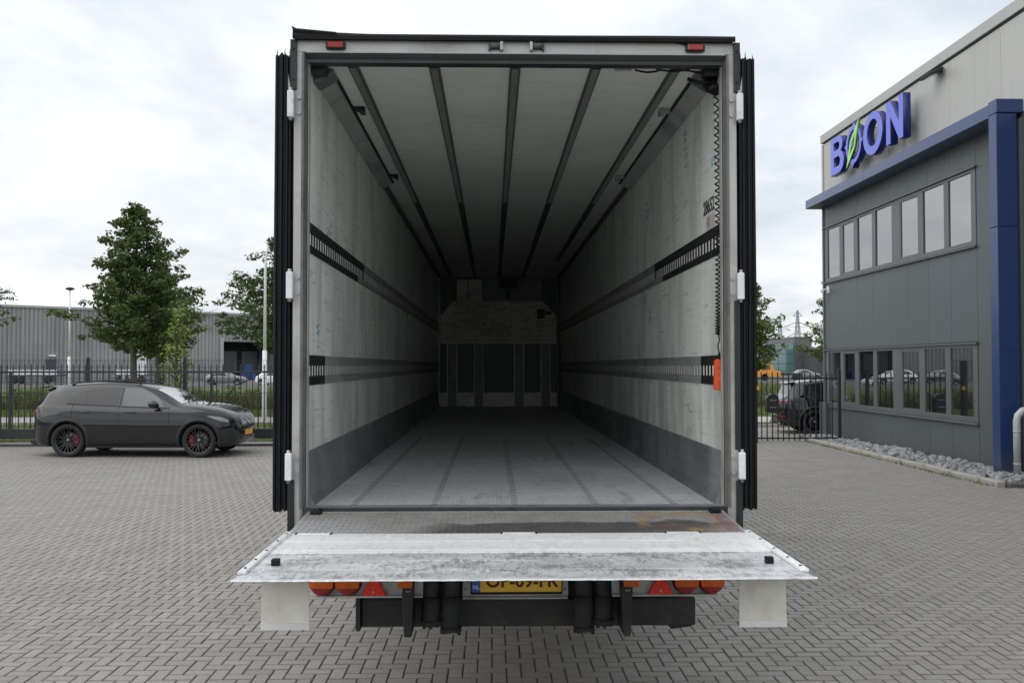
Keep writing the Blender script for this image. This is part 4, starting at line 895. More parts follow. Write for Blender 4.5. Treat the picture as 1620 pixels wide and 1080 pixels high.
    # wheels
    for wx in wheels:
        for s_ in (-1, 1):
            yo = s_*(.965 if kind == 'suv' else .87); yi = s_*(yo*s_-.26); h = lambda v: s_*v
            g = MB(); ao, ai = abs(yo), abs(yi)
            g.lathe([(WR*.74, s_*ai), (WR*.97, s_*(ai+.01)), (WR, s_*(ai+.05)), (WR, s_*(ao-.05)), (WR*.985, s_*(ao-.02)), (WR*.93, s_*ao), (WR*.78, s_*(ao-.005)), (WR*.745, s_*(ao-.02))], (wx, 0, WR), 1, 40 if detail else 20, False)
            wh = P3(g, 'wheel', 'tyre')
            g = MB(); R0 = WR*.745
            g.lathe([(R0, s_*(ao-.02)), (R0*.965, s_*(ao-.022)), (R0*.94, s_*(ao-.05)), (R0*.92, s_*(ao-.16)), (.05, s_*(ao-.17))], (wx, 0, WR), 1, 36 if detail else 16, False)
            P3(g, 'rim', 'rim_black' if detail else 'brake_disc', wh)
            if detail:
                g = MB(); g.lathe([(.06, s_*(ao-.16)), (WR*.5, s_*(ao-.16)), (WR*.5, s_*(ao-.13)), (.06, s_*(ao-.13))], (wx, 0, WR), 1, 28, False); P3(g, 'brake_disc', 'brake_disc', wh)
                sg2 = 1 if wx < 2 else -1; g = MB()
                for a0, a1 in ((-38, 38),):
                    pts = [(WR*.36*cos(radians(a)), WR*.36*sin(radians(a))) for a in range(a0, a1+1, 12)]+[(WR*.6*cos(radians(a)), WR*.6*sin(radians(a))) for a in range(a1, a0-1, -12)]
                    g.prism([(wx+sg2*p[0], WR+p[1]) for p in pts], 1, s_*(ao-.125), s_*(ao-.07))
                P3(g, 'brake_caliper', 'caliper', wh)
                for k in range(10):
                    g = MB()
                    for dq in (-.10, .10):
                        a = 2*pi*k/10+.2; a2 = a+dq*1.35; c0 = (wx+.045*cos(a), WR+.045*sin(a)); c1 = (wx+R0*.96*cos(a2), WR+R0*.96*sin(a2)); nx_, nz_ = -sin(a2)*.0075, cos(a2)*.0075
                        y1, y0 = s_*(ao-.03), s_*(ao-.055); ym, yn = s_*(ao-.045), s_*(ao-.07)
                        g.hexa([(c0[0]-nx_*1.4, yn, c0[1]-nz_*1.4), (c0[0]+nx_*1.4, yn, c0[1]+nz_*1.4), (c0[0]-nx_*1.4, ym, c0[1]-nz_*1.4), (c0[0]+nx_*1.4, ym, c0[1]+nz_*1.4), (c1[0]-nx_, y0, c1[1]-nz_), (c1[0]+nx_, y0, c1[1]+nz_), (c1[0]-nx_, y1, c1[1]-nz_), (c1[0]+nx_, y1, c1[1]+nz_)])
                    P3(g, 'spoke', 'rim_black', wh)
                g = MB(); g.lathe([(.055, s_*(ao-.07)), (.05, s_*(ao-.04)), (.001, s_*(ao-.038))], (wx, 0, WR), 1, 14); P3(g, 'hub', 'rim_black', wh)
                g = MB(); g.lathe([(.022, s_*(ao-.038)), (.02, s_*(ao-.034)), (.001, s_*(ao-.034))], (wx, 0, WR), 1, 12); P3(g, 'hub_cap', 'lamp_clear', wh)
    return rt
def put_car(c, x, y, rz, sc=1.):
    """x, y: where the middle of the rear bumper stands"""
    c.location = (x, y, 0); c.rotation_euler = (0, 0, rz); c.scale = (sc, sc, sc)
suv = make_car('black five-door SUV with black spoked wheels and red brakes parked along the gate')
suv2 = copy_tree(suv); suv2['label'] = 'black SUV seen from behind, half hidden by the office corner'
put_car(suv, -10.58, 21.68, radians(-2.2), 1.02)
put_car(suv2, 8.58, 28.05, radians(-4))
g_ = 'small cars far beyond the fences'
c1 = make_car('dark grey hatchback parked far off behind the young tree', 'car_grey', False, g_, 'hatch'); put_car(c1, -30.2, 97, radians(4))
c2 = copy_tree(c1); c2['label'] = 'light car parked far off beside the curved lamp post'
for ch in c2.children:
    if ch.name.startswith('body'): ch.data = ch.data.copy(); ch.data.materials[0] = M['car_white']
put_car(c2, -24.6, 96, radians(-6))
far = [('white car far off just right of the orange truck', 49, 126, 0, 'car_white'), ('dark car far off under the glass building', 44.3, 134, 5, 'car_grey'), ('white car far off in front of the dark hall', 55.5, 130, 180, 'car_white'), ('dark car far off left of the right-hand tree', 62, 137, 175, 'car_grey')]
for lb_, x, y, a, mt in far:
    c = copy_tree(c1); c['label'] = lb_
    for ch in c.children:
        if ch.name.startswith('body') and mt != 'car_grey': ch.data = ch.data.copy(); ch.data.materials[0] = M[mt]
    put_car(c, x, y, radians(a))
# ================================================================== THE TRAILER (axis along +Y, inside width 2.465, rear frame at y = 5.33..5.43)
TX0 = .1395; IW = 1.2325; OW = 1.30; YR = 5.43; YF = 18.68; ZF = 1.225; ZC = 3.857
tl = root('semi_trailer', (TX0, 5.4, 0), 'refrigerated semi-trailer with open rear doors and lowered tail lift, empty inside', 'trailer')
XL, XR = TX0-IW, TX0+IW
def bx(name, mat, x0, x1, y0, y1, z0, z1, parent=tl, bevel=0., **k): m = MB(); m.box(x0, x1, y0, y1, z0, z1); return m.build(name, M[mat] if isinstance(mat, str) else mat, parent, bevel=bevel, **k)
# shell
bx('outer_side', 'white_paint', TX0-OW+.004, TX0-OW+.03, YR+.01, YF+.3, 1.02, 3.955); bx('outer_side', 'white_paint', TX0+OW-.03, TX0+OW-.004, YR+.01, YF+.3, 1.02, 3.955)
bx('roof', 'white_paint', TX0-OW+.031, TX0+OW-.031, YR+.01, YF+.3, 3.93, 3.965); bx('front_wall', 'white_paint', TX0-OW+.031, TX0+OW-.031, YF+.1, YF+.299, 1.02, 3.929)
bx('cooling_unit', 'white_paint', TX0-1.0, TX0+1.0, YF+.301, YF+.75, 2.1, 3.9, bevel=.04)
bx('underfloor', 'chassis', TX0-OW+.031, TX0+OW-.031, YR+.01, YF+.099, 1.03, 1.19)
# interior wall panels with their joints
for sx, xw in ((-1, XL), (1, XR)):
    ys = [YR, 5.92, 8.12, 10.32, 12.52, 14.72, 16.92, YF]
    for a, b in zip(ys, ys[1:]):
        lo, hi = (xw-.05, xw) if sx < 0 else (xw, xw+.05)
        bx('wall_panel', 'int_wall', lo, hi, a+.0015, b-.0015, ZF-.03, ZC+.03, bevel=.001)
    bx('panel_backing', 'rail_slot', *((xw-.055, xw-.0505) if sx < 0 else (xw+.0505, xw+.055)), YR, YF, ZF-.03, ZC+.03)
    # kick plate, leaning a little, with rounded foot
    m = MB(); k = [(0, ZF), (.045, ZF), (.030, ZF+.03), (.014, ZF+.07), (.011, ZF+.308), (.004, ZF+.318), (0, ZF+.318)]
    m.prism([(xw-sx*p[0], p[1]) for p in k], 1, YR+.02, YF); m.build('kick_plate', M['kick'], tl)
    # lashing rails: a black length at the rear, galvanised further in
    for z0, z1, sa, sb, yb in ((2.722, 2.903, 2.768, 2.842, 7.75 if sx < 0 else 7.66), (1.932, 2.112, 1.985, 2.052, 5.96)):
        t0 = .006
        for (ya, yc, mt, ms) in ((YR+.012, yb, 'rail_black', 'rail_slot'), (yb+.002, YF, 'rail_grey', 'rail_slot_dim')):
            sh = .45 if (mt == 'rail_black' and z0 > 2.5) else 0
            m = MB(); xa, xb = (xw, xw+t0) if sx < 0 else (xw-t0, xw)
            m.box(xa, xb, ya-(sh if mt == 'rail_grey' else 0)*0, yc, sb, z1); m.box(xa, xb, ya, yc-sh*.8, z0, sa)
            m.box(*((xw, xw+.0015) if sx < 0 else (xw-.0015, xw)), ya, yc, sa, sb)
            if mt == 'rail_grey' and z0 > 2.5: m.box(xa, xb, ya-.36, ya-.003, z0, sa)
            rl = m.build('lashing_rail', M[mt], tl, bevel=0)
            m = MB(); y = ya+.02; pitch = .083
            xs_ = (xw+.0012, xw+.0019) if sx < 0 else (xw-.0019, xw-.0012)
            while y < yc-.06:
                m.prism([(y+.020+.017*cos(q), (sa+sb)/2+(sb-sa)*.38*(1 if sin(q) > 0 else -1)+.008*sin(q)) for q in [2*pi*(i+.5)/8 for i in range(8)]], 0, *xs_); y += pitch
            m.build('slot_row', M[ms], rl, kind='stuff')
            m = MB(); y = ya+.03
            xs2 = (xw+t0+.0002, xw+t0+.001) if sx < 0 else (xw-t0-.001, xw-t0-.0002)
            while y < min(yc, 11)-.04:
                for zz in ((sb+z1)/2+.01, (z0+sa)/2-.005):
                    if zz < sa and y > yc-sh*.8-.03: continue
                    m.box(*xs2, y, y+.008, zz-.006, zz+.006)
                y += .083
            m.build('pin_hole_row', M['dark_steel'] if mt == 'rail_black' else M['bulk_dark'], rl, kind='stuff')
    # chamfered duct in the upper corner, its end cap, and the thin track beyond
    q = lambda d: xw-sx*d
    m = MB(); m.prism([(q(.001), ZC-.062), (q(.010), ZC-.066), (q(.102), ZC-.014), (q(.102), ZC-.002), (q(.001), ZC-.002)], 1, YR+.30, 9.0); m.build('corner_duct', M['duct'], tl)
    m = MB(); m.prism([(q(.001), ZC-.078), (q(.016), ZC-.082), (q(.122), ZC-.018), (q(.122), ZC-.001), (q(.001), ZC-.001)], 1, YR+.11, YR+.30); m.build('duct_sleeve', M['bulk_dark'], tl, bevel=.004)
    m = MB(); m.prism([(q(.001), ZC-.058), (q(.09), ZC-.058), (q(.10), ZC-.002), (q(.001), ZC-.002)], 1, YR+.02, YR+.108); m.build('duct_end', M['black_paint'], tl, bevel=.006)
    m = MB(); m.prism([(q(.001), ZC-.03), (q(.045), ZC-.03), (q(.045), ZC-.001), (q(.001), ZC-.001)], 1, 9.002, YF); m.build('corner_track', M['track'], tl)
    m = MB(); m.prism([(q(.103), ZC-.010), (q(.122), ZC-.010), (q(.122), ZC-.001), (q(.103), ZC-.001)], 1, YR+.302, 9.0); m.build('duct_seal', M['black_rubber'], tl)
    for y in (6.35, 8.6):
        m = MB(); m.box(*sorted((q(.123), q(.20))), y, y+.05, ZC-.03, ZC-.002); m.box(*sorted((q(.165), q(.20))), y-.02, y+.07, ZC-.045, ZC-.031); m.build('roof_clip', M['black_paint'] if sx < 0 else M['galv'], tl)
bx('ceiling', 'int_ceiling', XL-.05, XR+.05, YR, YF, ZC, ZC+.05)
for y in (8.5, 12., 15.5): bx('ceiling_seam', 'rail_slot_dim', XL, XR, y, y+.006, ZC-.0015, ZC-.0002)
for k in range(5):
    x = -.842+k*.4895; yend = YF-.1 if k != 4 else 15.6
    m = MB(); m.prism([(x-.034, ZC-.0005), (x-.034, ZC-.006), (x-.027, ZC-.019), (x+.027, ZC-.019), (x+.034, ZC-.006), (x+.034, ZC-.0005)], 1, YR+.03, yend); tk = m.build('ceiling_track', M['track'], tl)
    m = MB(); y = YR+.05
    while y < 10: m.box(x-.02, x+.02, y, y+.014, ZC-.0225, ZC-.0192); y += .032
    m.build('track_rib_row', M['track_rib'], tk, kind='stuff')
bx('floor', 'floor_al', XL-.04, XR+.04, YR-.02, YF, 1.19, ZF)
fl_ = [o for o in tl.children if o.name == 'floor'][0]
for xo in (-.82, -.345, .135, .615, 1.085):
    m = MB(); y = YR+.03
    while y < 10.5: m.box(xo-.020+R.uniform(-.002, .002), xo+.020, y, y+.011, ZF+.0004, ZF+.0018); y += .075
    m.build('drain_slot_row', M['dark_steel'], fl_, kind='stuff')
m = MB(); x = XL+.06
while x < XR-.05:
    if all(abs(x-q_) > .021 for q_ in (-.82, -.345, .135, .615, 1.085)): m.box(x, x+.006, YR-.015, YF-.02, ZF+.0002, ZF+.0022)
    else: m.box(x, x+.006, 10.6, YF-.02, ZF+.0002, ZF+.0022)
    x += .0245
m.build('floor_rib_row', M['floor_al'], fl_, kind='stuff')
# front bulkhead with return air frame, scuffed board and four posts
bk = bx('bulkhead', 'bulk_dark', XL, XR, YF-.01, YF+.09, ZF, ZC)
for x0, x1, mt in ((-.73, -.50, 'bulk_light'), (-.485, -.21, 'bulk_light'), (-.205, 1.02, 'bulk_grey')): bx('air_panel', mt, x0, x1, YF-.05, YF-.012, 3.36, 3.80, bk)
bx('air_outlet', 'black_paint', .12, .52, YF-.30, YF-.06, 3.62, 3.80, bk); bx('fan_bracket', 'black_paint', .27, .37, YF-.14, YF-.06, 3.42, 3.58, bk)
for args in ((-.75, -.735, 3.34, 3.82), (1.022, 1.037, 3.34, 3.82)): bx('frame_bar', 'black_paint', args[0], args[1], YF-.09, YF-.012, args[2], args[3], bk)
bx('frame_bar', 'bulk_grey', XL+.02, XR-.02, YF-.10, YF-.013, 3.825, 3.85, bk)
m = MB(); m.prism([(-1.045, 2.525), (1.29, 2.525), (1.29, 3.06), (1.02, 3.355), (-.80, 3.355), (-1.045, 3.06)], 1, YF-.20, YF-.15); m.build('scuffed_board', M['board'], bk)
bx('board_edge', 'bulk_light', -1.045, 1.29, YF-.21, YF-.152, 2.495, 2.522, bk); bx('junction_box', 'black_paint', .90, 1.06, YF-.26, YF-.202, 3.00, 3.19, bk); bx('cable_clip', 'black_paint', 1.07, 1.2, YF-.23, YF-.202, 3.09, 3.14, bk)
bx('side_frame', 'bulk_light', -1.085, -1.062, YF-.22, YF-.012, ZF, 3.82, bk); bx('side_frame', 'bulk_grey', 1.30, 1.325, YF-.22, YF-.012, ZF, 3.82, bk)
bx('mesh_panel', 'bulk_dark', -1.045, 1.29, YF-.12, YF-.07, ZF+.28, 2.49, bk); bx('scuff_plate', 'bulk_light', -1.05, 1.30, YF-.16, YF-.122, ZF, ZF+.28, bk)
for x in (-.81, -.275, .54, 1.075):
    bx('post', 'bulk_grey', x-.085, x+.085, YF-.24, YF-.165, ZF+.002, 2.494, bk)
    for s_ in (-1, 1): bx('post_edge', 'bulk_light', x+s_*.094-.008, x+s_*.094+.008, YF-.25, YF-.165, ZF+.002, 2.494, bk)
# rear frame
Y0, Y1 = 5.33, 5.43
for sx in (-1, 1):
    q = lambda d: TX0+sx*d
    m = MB(); m.prism([(q(IW), Y1), (q(IW), Y0+.045), (q(IW+.012), Y0+.012), (q(IW+.022), Y0), (q(OW), Y0), (q(OW), Y1)], 2, 1.06, 3.885); m.build('rear_post', M['frame_metal'], tl)
    m = MB(); m.prism([(q(IW-.0005), Y0+.044), (q(IW+.011), Y0+.0105), (q(IW+.024), Y0-.0025), (q(IW+.010), Y0-.001), (q(IW-.003), Y0+.043)], 2, ZF, 3.884); m.build('post_lip', M['frame_grime'], tl)
    m = MB(); m.prism([(q(IW-.004), Y1), (q(IW-.004), Y0+.05), (q(IW+.004), Y0+.05), (q(IW+.004), Y1)], 2, ZF, 3.86); m.build('door_seal_strip', M['black_rubber'], tl)
    bx('post_trim', 'frame_metal', *sorted((q(IW-.009), q(IW-.0045))), Y0+.052, Y1+.002, ZF, 3.84)
    bx('corner_plate', 'black_paint', *sorted((q(OW-.016), q(OW+.022))), Y0-.014, Y0-.001, 3.66, 3.955, bevel=.003)
    lo_ = bx('corner_plate', 'black_paint', *sorted((q(OW-.016), q(OW+.022))), Y0-.014, Y0-.001, 1.02, 1.39 if sx < 0 else 1.38, bevel=.003)
    if sx > 0: bx('corner_plate', 'black_paint', *sorted((q(OW-.02), q(OW+.014))), Y0-.014, Y0-.001, 1.56, 2.43, bevel=.003)
    for z in (3.90, 3.72, 1.31): m = MB(); m.tube([(q(OW+.004), Y0-.02, z), (q(OW+.004), Y0-.014, z)], .008, 8); m.build('bolt', M['dock_dark'], tl)
    for z in (3.567, 2.513, 1.468):
        m = MB(); m.box(*sorted((q(OW-.006), q(OW+.030))), Y0-.050, Y0-.016, z-.078, z+.078); hg = m.build('hinge', M['white_block'], tl, bevel=.004)
        m = MB(); m.tube([(q(OW+.012), Y0-.035, z-.095), (q(OW+.012), Y0-.035, z+.095)], .011, 10); m.build('hinge_pin', M['galv'], hg)
        for dz in (-.045, .045): m = MB(); m.tube([(q(OW-.03), Y0-.012, z+dz), (q(OW-.03), Y0+.002, z+dz)], .010, 6); m.build('bolt', M['galv'], hg)
m = MB(); m.prism([(Y0, 3.885), (Y0, 3.957), (Y0+.02, 3.963), (Y1, 3.963), (Y1, 3.885)], 0, TX0-OW, TX0+OW); m.build('header', M['frame_metal'], tl, bevel=.003)
m = MB(); m.prism([(Y0+.03, 3.858), (Y0-.004, 3.876), (Y0-.006, 3.884), (Y1, 3.884), (Y1, 3.858)], 0, TX0-IW, TX0+IW); m.build('header_lip', M['track'], tl); bx('lip_highlight', 'galv', TX0-IW, TX0+IW, Y0-.009, Y0-.003, 3.879, 3.8845)  # thin bright strip added to stand for the highlight along the lip
bx('header_recess', 'dark_steel', XL, XR, Y0+.035, Y1+.01, 3.835, 3.857)
# rubber roof seal that curls up at the left end
m = MB(); prev = None
for i in range(41):
    u = i/40; x = TX0-OW-.005+u*(2*OW-.005); up = .035*max(0, 1-u*5.5)**1.4+.008*max(0, (u-.6))*2.5*(1-abs(u-.8)*4 if abs(u-.8) < .25 else 0); dr = .008*sin(u*7)
    ring = [(x, Y0-.03, 3.950), (x, Y0-.034+dr*.2, 3.972), (x, Y0-.028, 3.984+up*.6), (x, Y0+.01, 3.990+up), (x, Y0+.10, 3.990), (x, Y0+.10, 3.966), (x, Y0-.002, 3.966)]
    ring = [m.bm.verts.new(p) for p in ring]
    if prev:
        for j in range(7): m.bm.faces.new((prev[j], ring[j], ring[(j+1) % 7], prev[(j+1) % 7]))
    else: m.bm.faces.new(ring)
    prev = ring
m.bm.faces.new(prev[::-1]); m.build('roof_seal', M['black_rubber'], tl)
m = MB(); m.prism([(TX0-OW-.01, 4.022), (TX0-OW+.02, 4.008), (TX0-OW+.25, 3.988), (TX0-OW+.25, 3.980), (TX0-OW, 3.996)], 1, Y0-.045, Y0-.036); m.build('seal_flap', M['black_rubber'], tl)
for x in (-.918, 1.195):
    m = MB(); m.box(x-.058, x+.058, Y0-.02, Y0-.001, 3.897, 3.942); ml = m.build('marker_light', M['black_paint'], tl, bevel=.008)
    m = MB(); m.box(x-.046, x+.046, Y0-.034, Y0-.020, 3.902, 3.937); m.build('lens', M['red_lens'], ml, bevel=.004)
for x, s_ in ((.018, 1), (.262, -1)):
    m = MB(); m.tube([(x-.032*s_, Y0-.01, 3.918), (x+.03*s_, Y0-.01, 3.918)], .013, 10); m.box(x-.042*s_ if s_ > 0 else x+.03, x-.03*s_ if s_ > 0 else x+.042, Y0-.02, Y0-.001, 3.898, 3.943)
    lk = m.build('lock_keeper', M['dark_steel'], tl)
    m = MB(); m.box(*sorted((x+.026*s_, x+.044*s_)), Y0-.03, Y0-.001, 3.896, 3.948); m.build('keeper_block', M['galv'], lk, bevel=.003)
m = MB(); m.tube([(1.16, Y0-.012, 3.935), (1.12, Y0-.012, 3.948), (1.07, Y0-.01, 3.955)], .006, 6); m.build('lamp_cable', M['black_rubber'], tl)
# doors folded right round against the sides
for sx in (-1, 1):
    q = lambda d: TX0+sx*d
    d_ = MB(); d_.box(*sorted((q(OW+.030), q(OW+.102))), Y0+.03, Y0+1.28, 1.225, 3.865); dr_ = d_.build('rear_door', M['white_paint'], tl, bevel=.006)
    # ribbed rubber edge gasket facing the rear, with torn ends
    for i in range(6):
        x0 = OW+.018+i*.0150; g_r = random.Random(i+10*sx+30); top = 3.862+g_r.uniform(-.004, .014); bot = 1.222-g_r.uniform(0, .022); m = MB(); dep = (.0, .014, .004, .016, .003, .008)[i]
        x1 = x0+.0135
        m.hexa([(q(x0), Y0-.005-dep, bot), (q(x1), Y0-.005-dep, bot+g_r.uniform(0, .02)), (q(x0), Y0+.05, bot), (q(x1), Y0+.05, bot+.01), (q(x0), Y0-.005-dep, top), (q(x1), Y0-.005-dep, top-g_r.uniform(0, .012)), (q(x0), Y0+.05, top), (q(x1), Y0+.05, top)])
        if i in (0, 2, 5): m.face([(q(x0+.002), Y0-.008, top-.004), (q(x0+.010), Y0-.008, top-.004), (q(x0+.004-(.006 if i == 5 else 0)), Y0-.010, top+.03+g_r.uniform(0, .012))])
        m.build('gasket_lip', M['black_rubber'], dr_, bevel=.003)
    m = MB(); m.tube([(q(OW+.101), Y0+.004, 1.23), (q(OW+.104), Y0+.002, 2.5), (q(OW+.101), Y0+.004, 3.855)], .010, 8); m.build('edge_bead', M['black_rubber'], dr_)
    for z in (3.567, 2.513, 1.468):
        m = MB(); m.prism([(q(OW+.012), z-.07), (q(OW+.036), z-.05), (q(OW+.036), z+.20 if z > 3 else z+.05), (q(OW+.012), z+.07)], 1, Y0-.012, Y0+.028); m.build('hinge_leaf', M['frame_metal'], dr_)
    for x in (OW+.108,):
        m = MB(); m.tube([(q(x+.018), Y0+.9, 1.15), (q(x+.018), Y0+.9, 3.9)], .014, 8); m.build('lock_rod', M['galv'], dr_)
# sill and tail lift
bx('rear_sill', 'dark_steel', XL-.03, XR+.03, Y0+.022, YR-.021, 1.12, ZF+.001, bevel=.003)
bx('sill_edge', 'kick', XL, XR, Y0+.036, YR-.002, ZF+.0015, ZF+.004)
ZP = 1.17
pf = bx('tail_lift_platform', 'alu_worn', TX0-1.205, TX0+1.205, 4.30, 5.31, 1.09, 1.160)
m = MB(); m.prism([(4.82, 1.1605), (4.82, ZP), (5.325, 1.207), (5.325, 1.1605)], 0, TX0-1.208, TX0+1.208); m.build('tread_plate', M['tread'], pf, bevel=.001)
m = MB(); rr_ = 0; y = 4.832
while y < 5.305:
    x = TX0-1.195+(.0165 if rr_ % 2 else 0); sl_ = .35 if rr_ % 2 else -.35
    while x < TX0+1.195:
        a, b, hh = .0120, .0044, .0032; ZP = 1.17+(y-4.82)*.0733+.0002
        m.face([(x-a, y-a*sl_, ZP), (x, y-b, ZP+hh), (x+a, y+a*sl_, ZP)]); m.face([(x+a, y+a*sl_, ZP), (x, y+b, ZP+.0001), (x, y-b, ZP+hh)]) if False else m.face([(x-a, y-a*sl_, ZP+.0001), (x, y-b, ZP+hh), (x+a, y+a*sl_, ZP+.0001), (x, y+b, ZP+hh)])
        x += .033
    y += .0165; rr_ += 1
m.build('tread_pattern', M['tread_top'], pf, kind='stuff'); ZP = 1.17
# aluminium planks, each its own extrusion with a groove between; the ramp falls to the tip
for a, b, mt, z0, z1 in ((4.815, 4.60, 'alu_bright', ZP+.002, ZP+.003), (4.596, 4.385, 'alu_bright', ZP+.003, ZP+.003), (4.381, 4.33, 'alu_bright', ZP+.003, ZP+.001)):
    m = MB(); m.hexa([(TX0-1.208, b, 1.1605), (TX0+1.208, b, 1.1605), (TX0-1.208, a, 1.1605), (TX0+1.208, a, 1.1605), (TX0-1.208, b, z1), (TX0+1.208, b, z1), (TX0-1.208, a, z0), (TX0+1.208, a, z0)]); m.build('plank', M[mt], pf, bevel=.0008)
zt = lambda y: 1.170-(4.325-y)*.002
for a, b in ((4.326, 4.16), (4.156, 3.985), (3.981, 3.816)):
    m = MB(); m.hexa([(TX0-1.208, b, max(1.10, zt(b)-.008-(b-3.78)*.1)), (TX0+1.208, b, max(1.10, zt(b)-.008-(b-3.78)*.1)), (TX0-1.208, a, max(1.10, zt(a)-.008-(a-3.78)*.1)), (TX0+1.208, a, max(1.10, zt(a)-.008-(a-3.78)*.1)), (TX0-1.208, b, zt(b)), (TX0+1.208, b, zt(b)), (TX0-1.208, a, zt(a)), (TX0+1.208, a, zt(a))]); m.build('plank', M['alu_worn'], pf, bevel=.0008)
# dented bright tip edge
m = MB(); prev = None; g_r = random.Random(4)
for i in range(121):
    x = TX0-1.215+i*2.43/120; dy = g_r.gauss(0, .0008) if i % 4 else g_r.gauss(0, .0035); dz = g_r.gauss(0, .0005); y = 3.797+dy*.6
    ring = [m.bm.verts.new(p) for p in ((x, y+.003, zt(3.77)-.001+dz), (x, y, zt(3.77)-.006+dz), (x, 3.815, zt(3.8)-.012), (x, 3.815, zt(3.8)+.0006))]
    if prev:
        for j in range(4): m.bm.faces.new((prev[j], ring[j], ring[(j+1) % 4], prev[(j+1) % 4]))
    else: m.bm.faces.new(ring)
    prev = ring
m.bm.faces.new(prev[::-1]); m.build('tip_edge', M['alu_edge'], pf)
for sx in (-1, 1):
    q = lambda d: TX0+sx*d
    m = MB(); m.hexa([(q(1.212), 3.89, zt(3.86)+.001), (q(1.178), 3.91, zt(3.88)+.001), (q(1.212), 4.80, ZP+.004), (q(1.184), 4.80, ZP+.004), (q(1.212), 3.89, zt(3.86)+.016), (q(1.182), 3.91, zt(3.88)+.012), (q(1.212), 4.80, ZP+.02), (q(1.186), 4.80, ZP+.016)]); et = m.build('edge_trim', M['alu_bright'], pf, bevel=.002)
    for y in (3.96, 4.13, 4.33, 4.55, 4.74):
        m = MB(); z = (ZP+.018 if y > 4.33 else zt(y)+.016); m.tube([(q(1.197), y, z-.004), (q(1.197), y, z+.002)], .007, 8); m.build('rivet', M['dark_steel'], et)
    m = MB(); m.box(*sorted((q(1.213), q(1.222))), 4.32, 5.30, 1.10, 1.166); m.build('side_band', M['alu_worn'], pf)
    x = -.955 if sx < 0 else 1.235
    m = MB(); m.box(x-.018, x+.018, 4.06, 4.09, zt(4.07)-.002, zt(4.07)+.030); m.build('flag_clip', M['black_rubber'], pf, bevel=.003)
    x = TX0+sx*1.053+.006
    m = MB(); m.prism([(x-.105, .9245), (x+.106, .9245), (x+.100, 1.135), (x-.103, 1.135)], 1, 4.05, 4.056); wf = m.build('warning_flag', M['flag_white'], pf)
    m = MB(); m.box(x-.105, x+.106, 4.046, 4.050, .895, .924); m.build('flag_strip', M['flag_strip'], wf)
    m = MB(); m.box(x-.10, x+.10, 4.04, 4.075, 1.112, 1.134); m.build('flag_rail', M['dark_steel'], pf)
    # rubber stops on the sill corner
    x = TX0+sx*1.145
    m = MB(); m.prism([(x-.035, 1.212), (x-.025, 1.228), (x+.02, 1.230), (x+.032, 1.218), (x+.03, 1.205), (x-.03, 1.205)], 1, 5.24, 5.30); m.build('rubber_stop', M['black_rubber'], tl, bevel=.004)
for x in (-.93, .14, 1.0):
    m = MB(); m.box(x-.085, x+.085, 4.782, 4.824, ZP+.0032, ZP+.006); fh = m.build('hinge_flap', M['alu_bright'], pf, bevel=.002)
    for s_ in (-1, 1): m = MB(); m.box(x+s_*.09-.005, x+s_*.09+.004, 4.79, 4.832, ZP+.0032, ZP+.007); m.build('flap_slot', M['dock_dark'], fh)
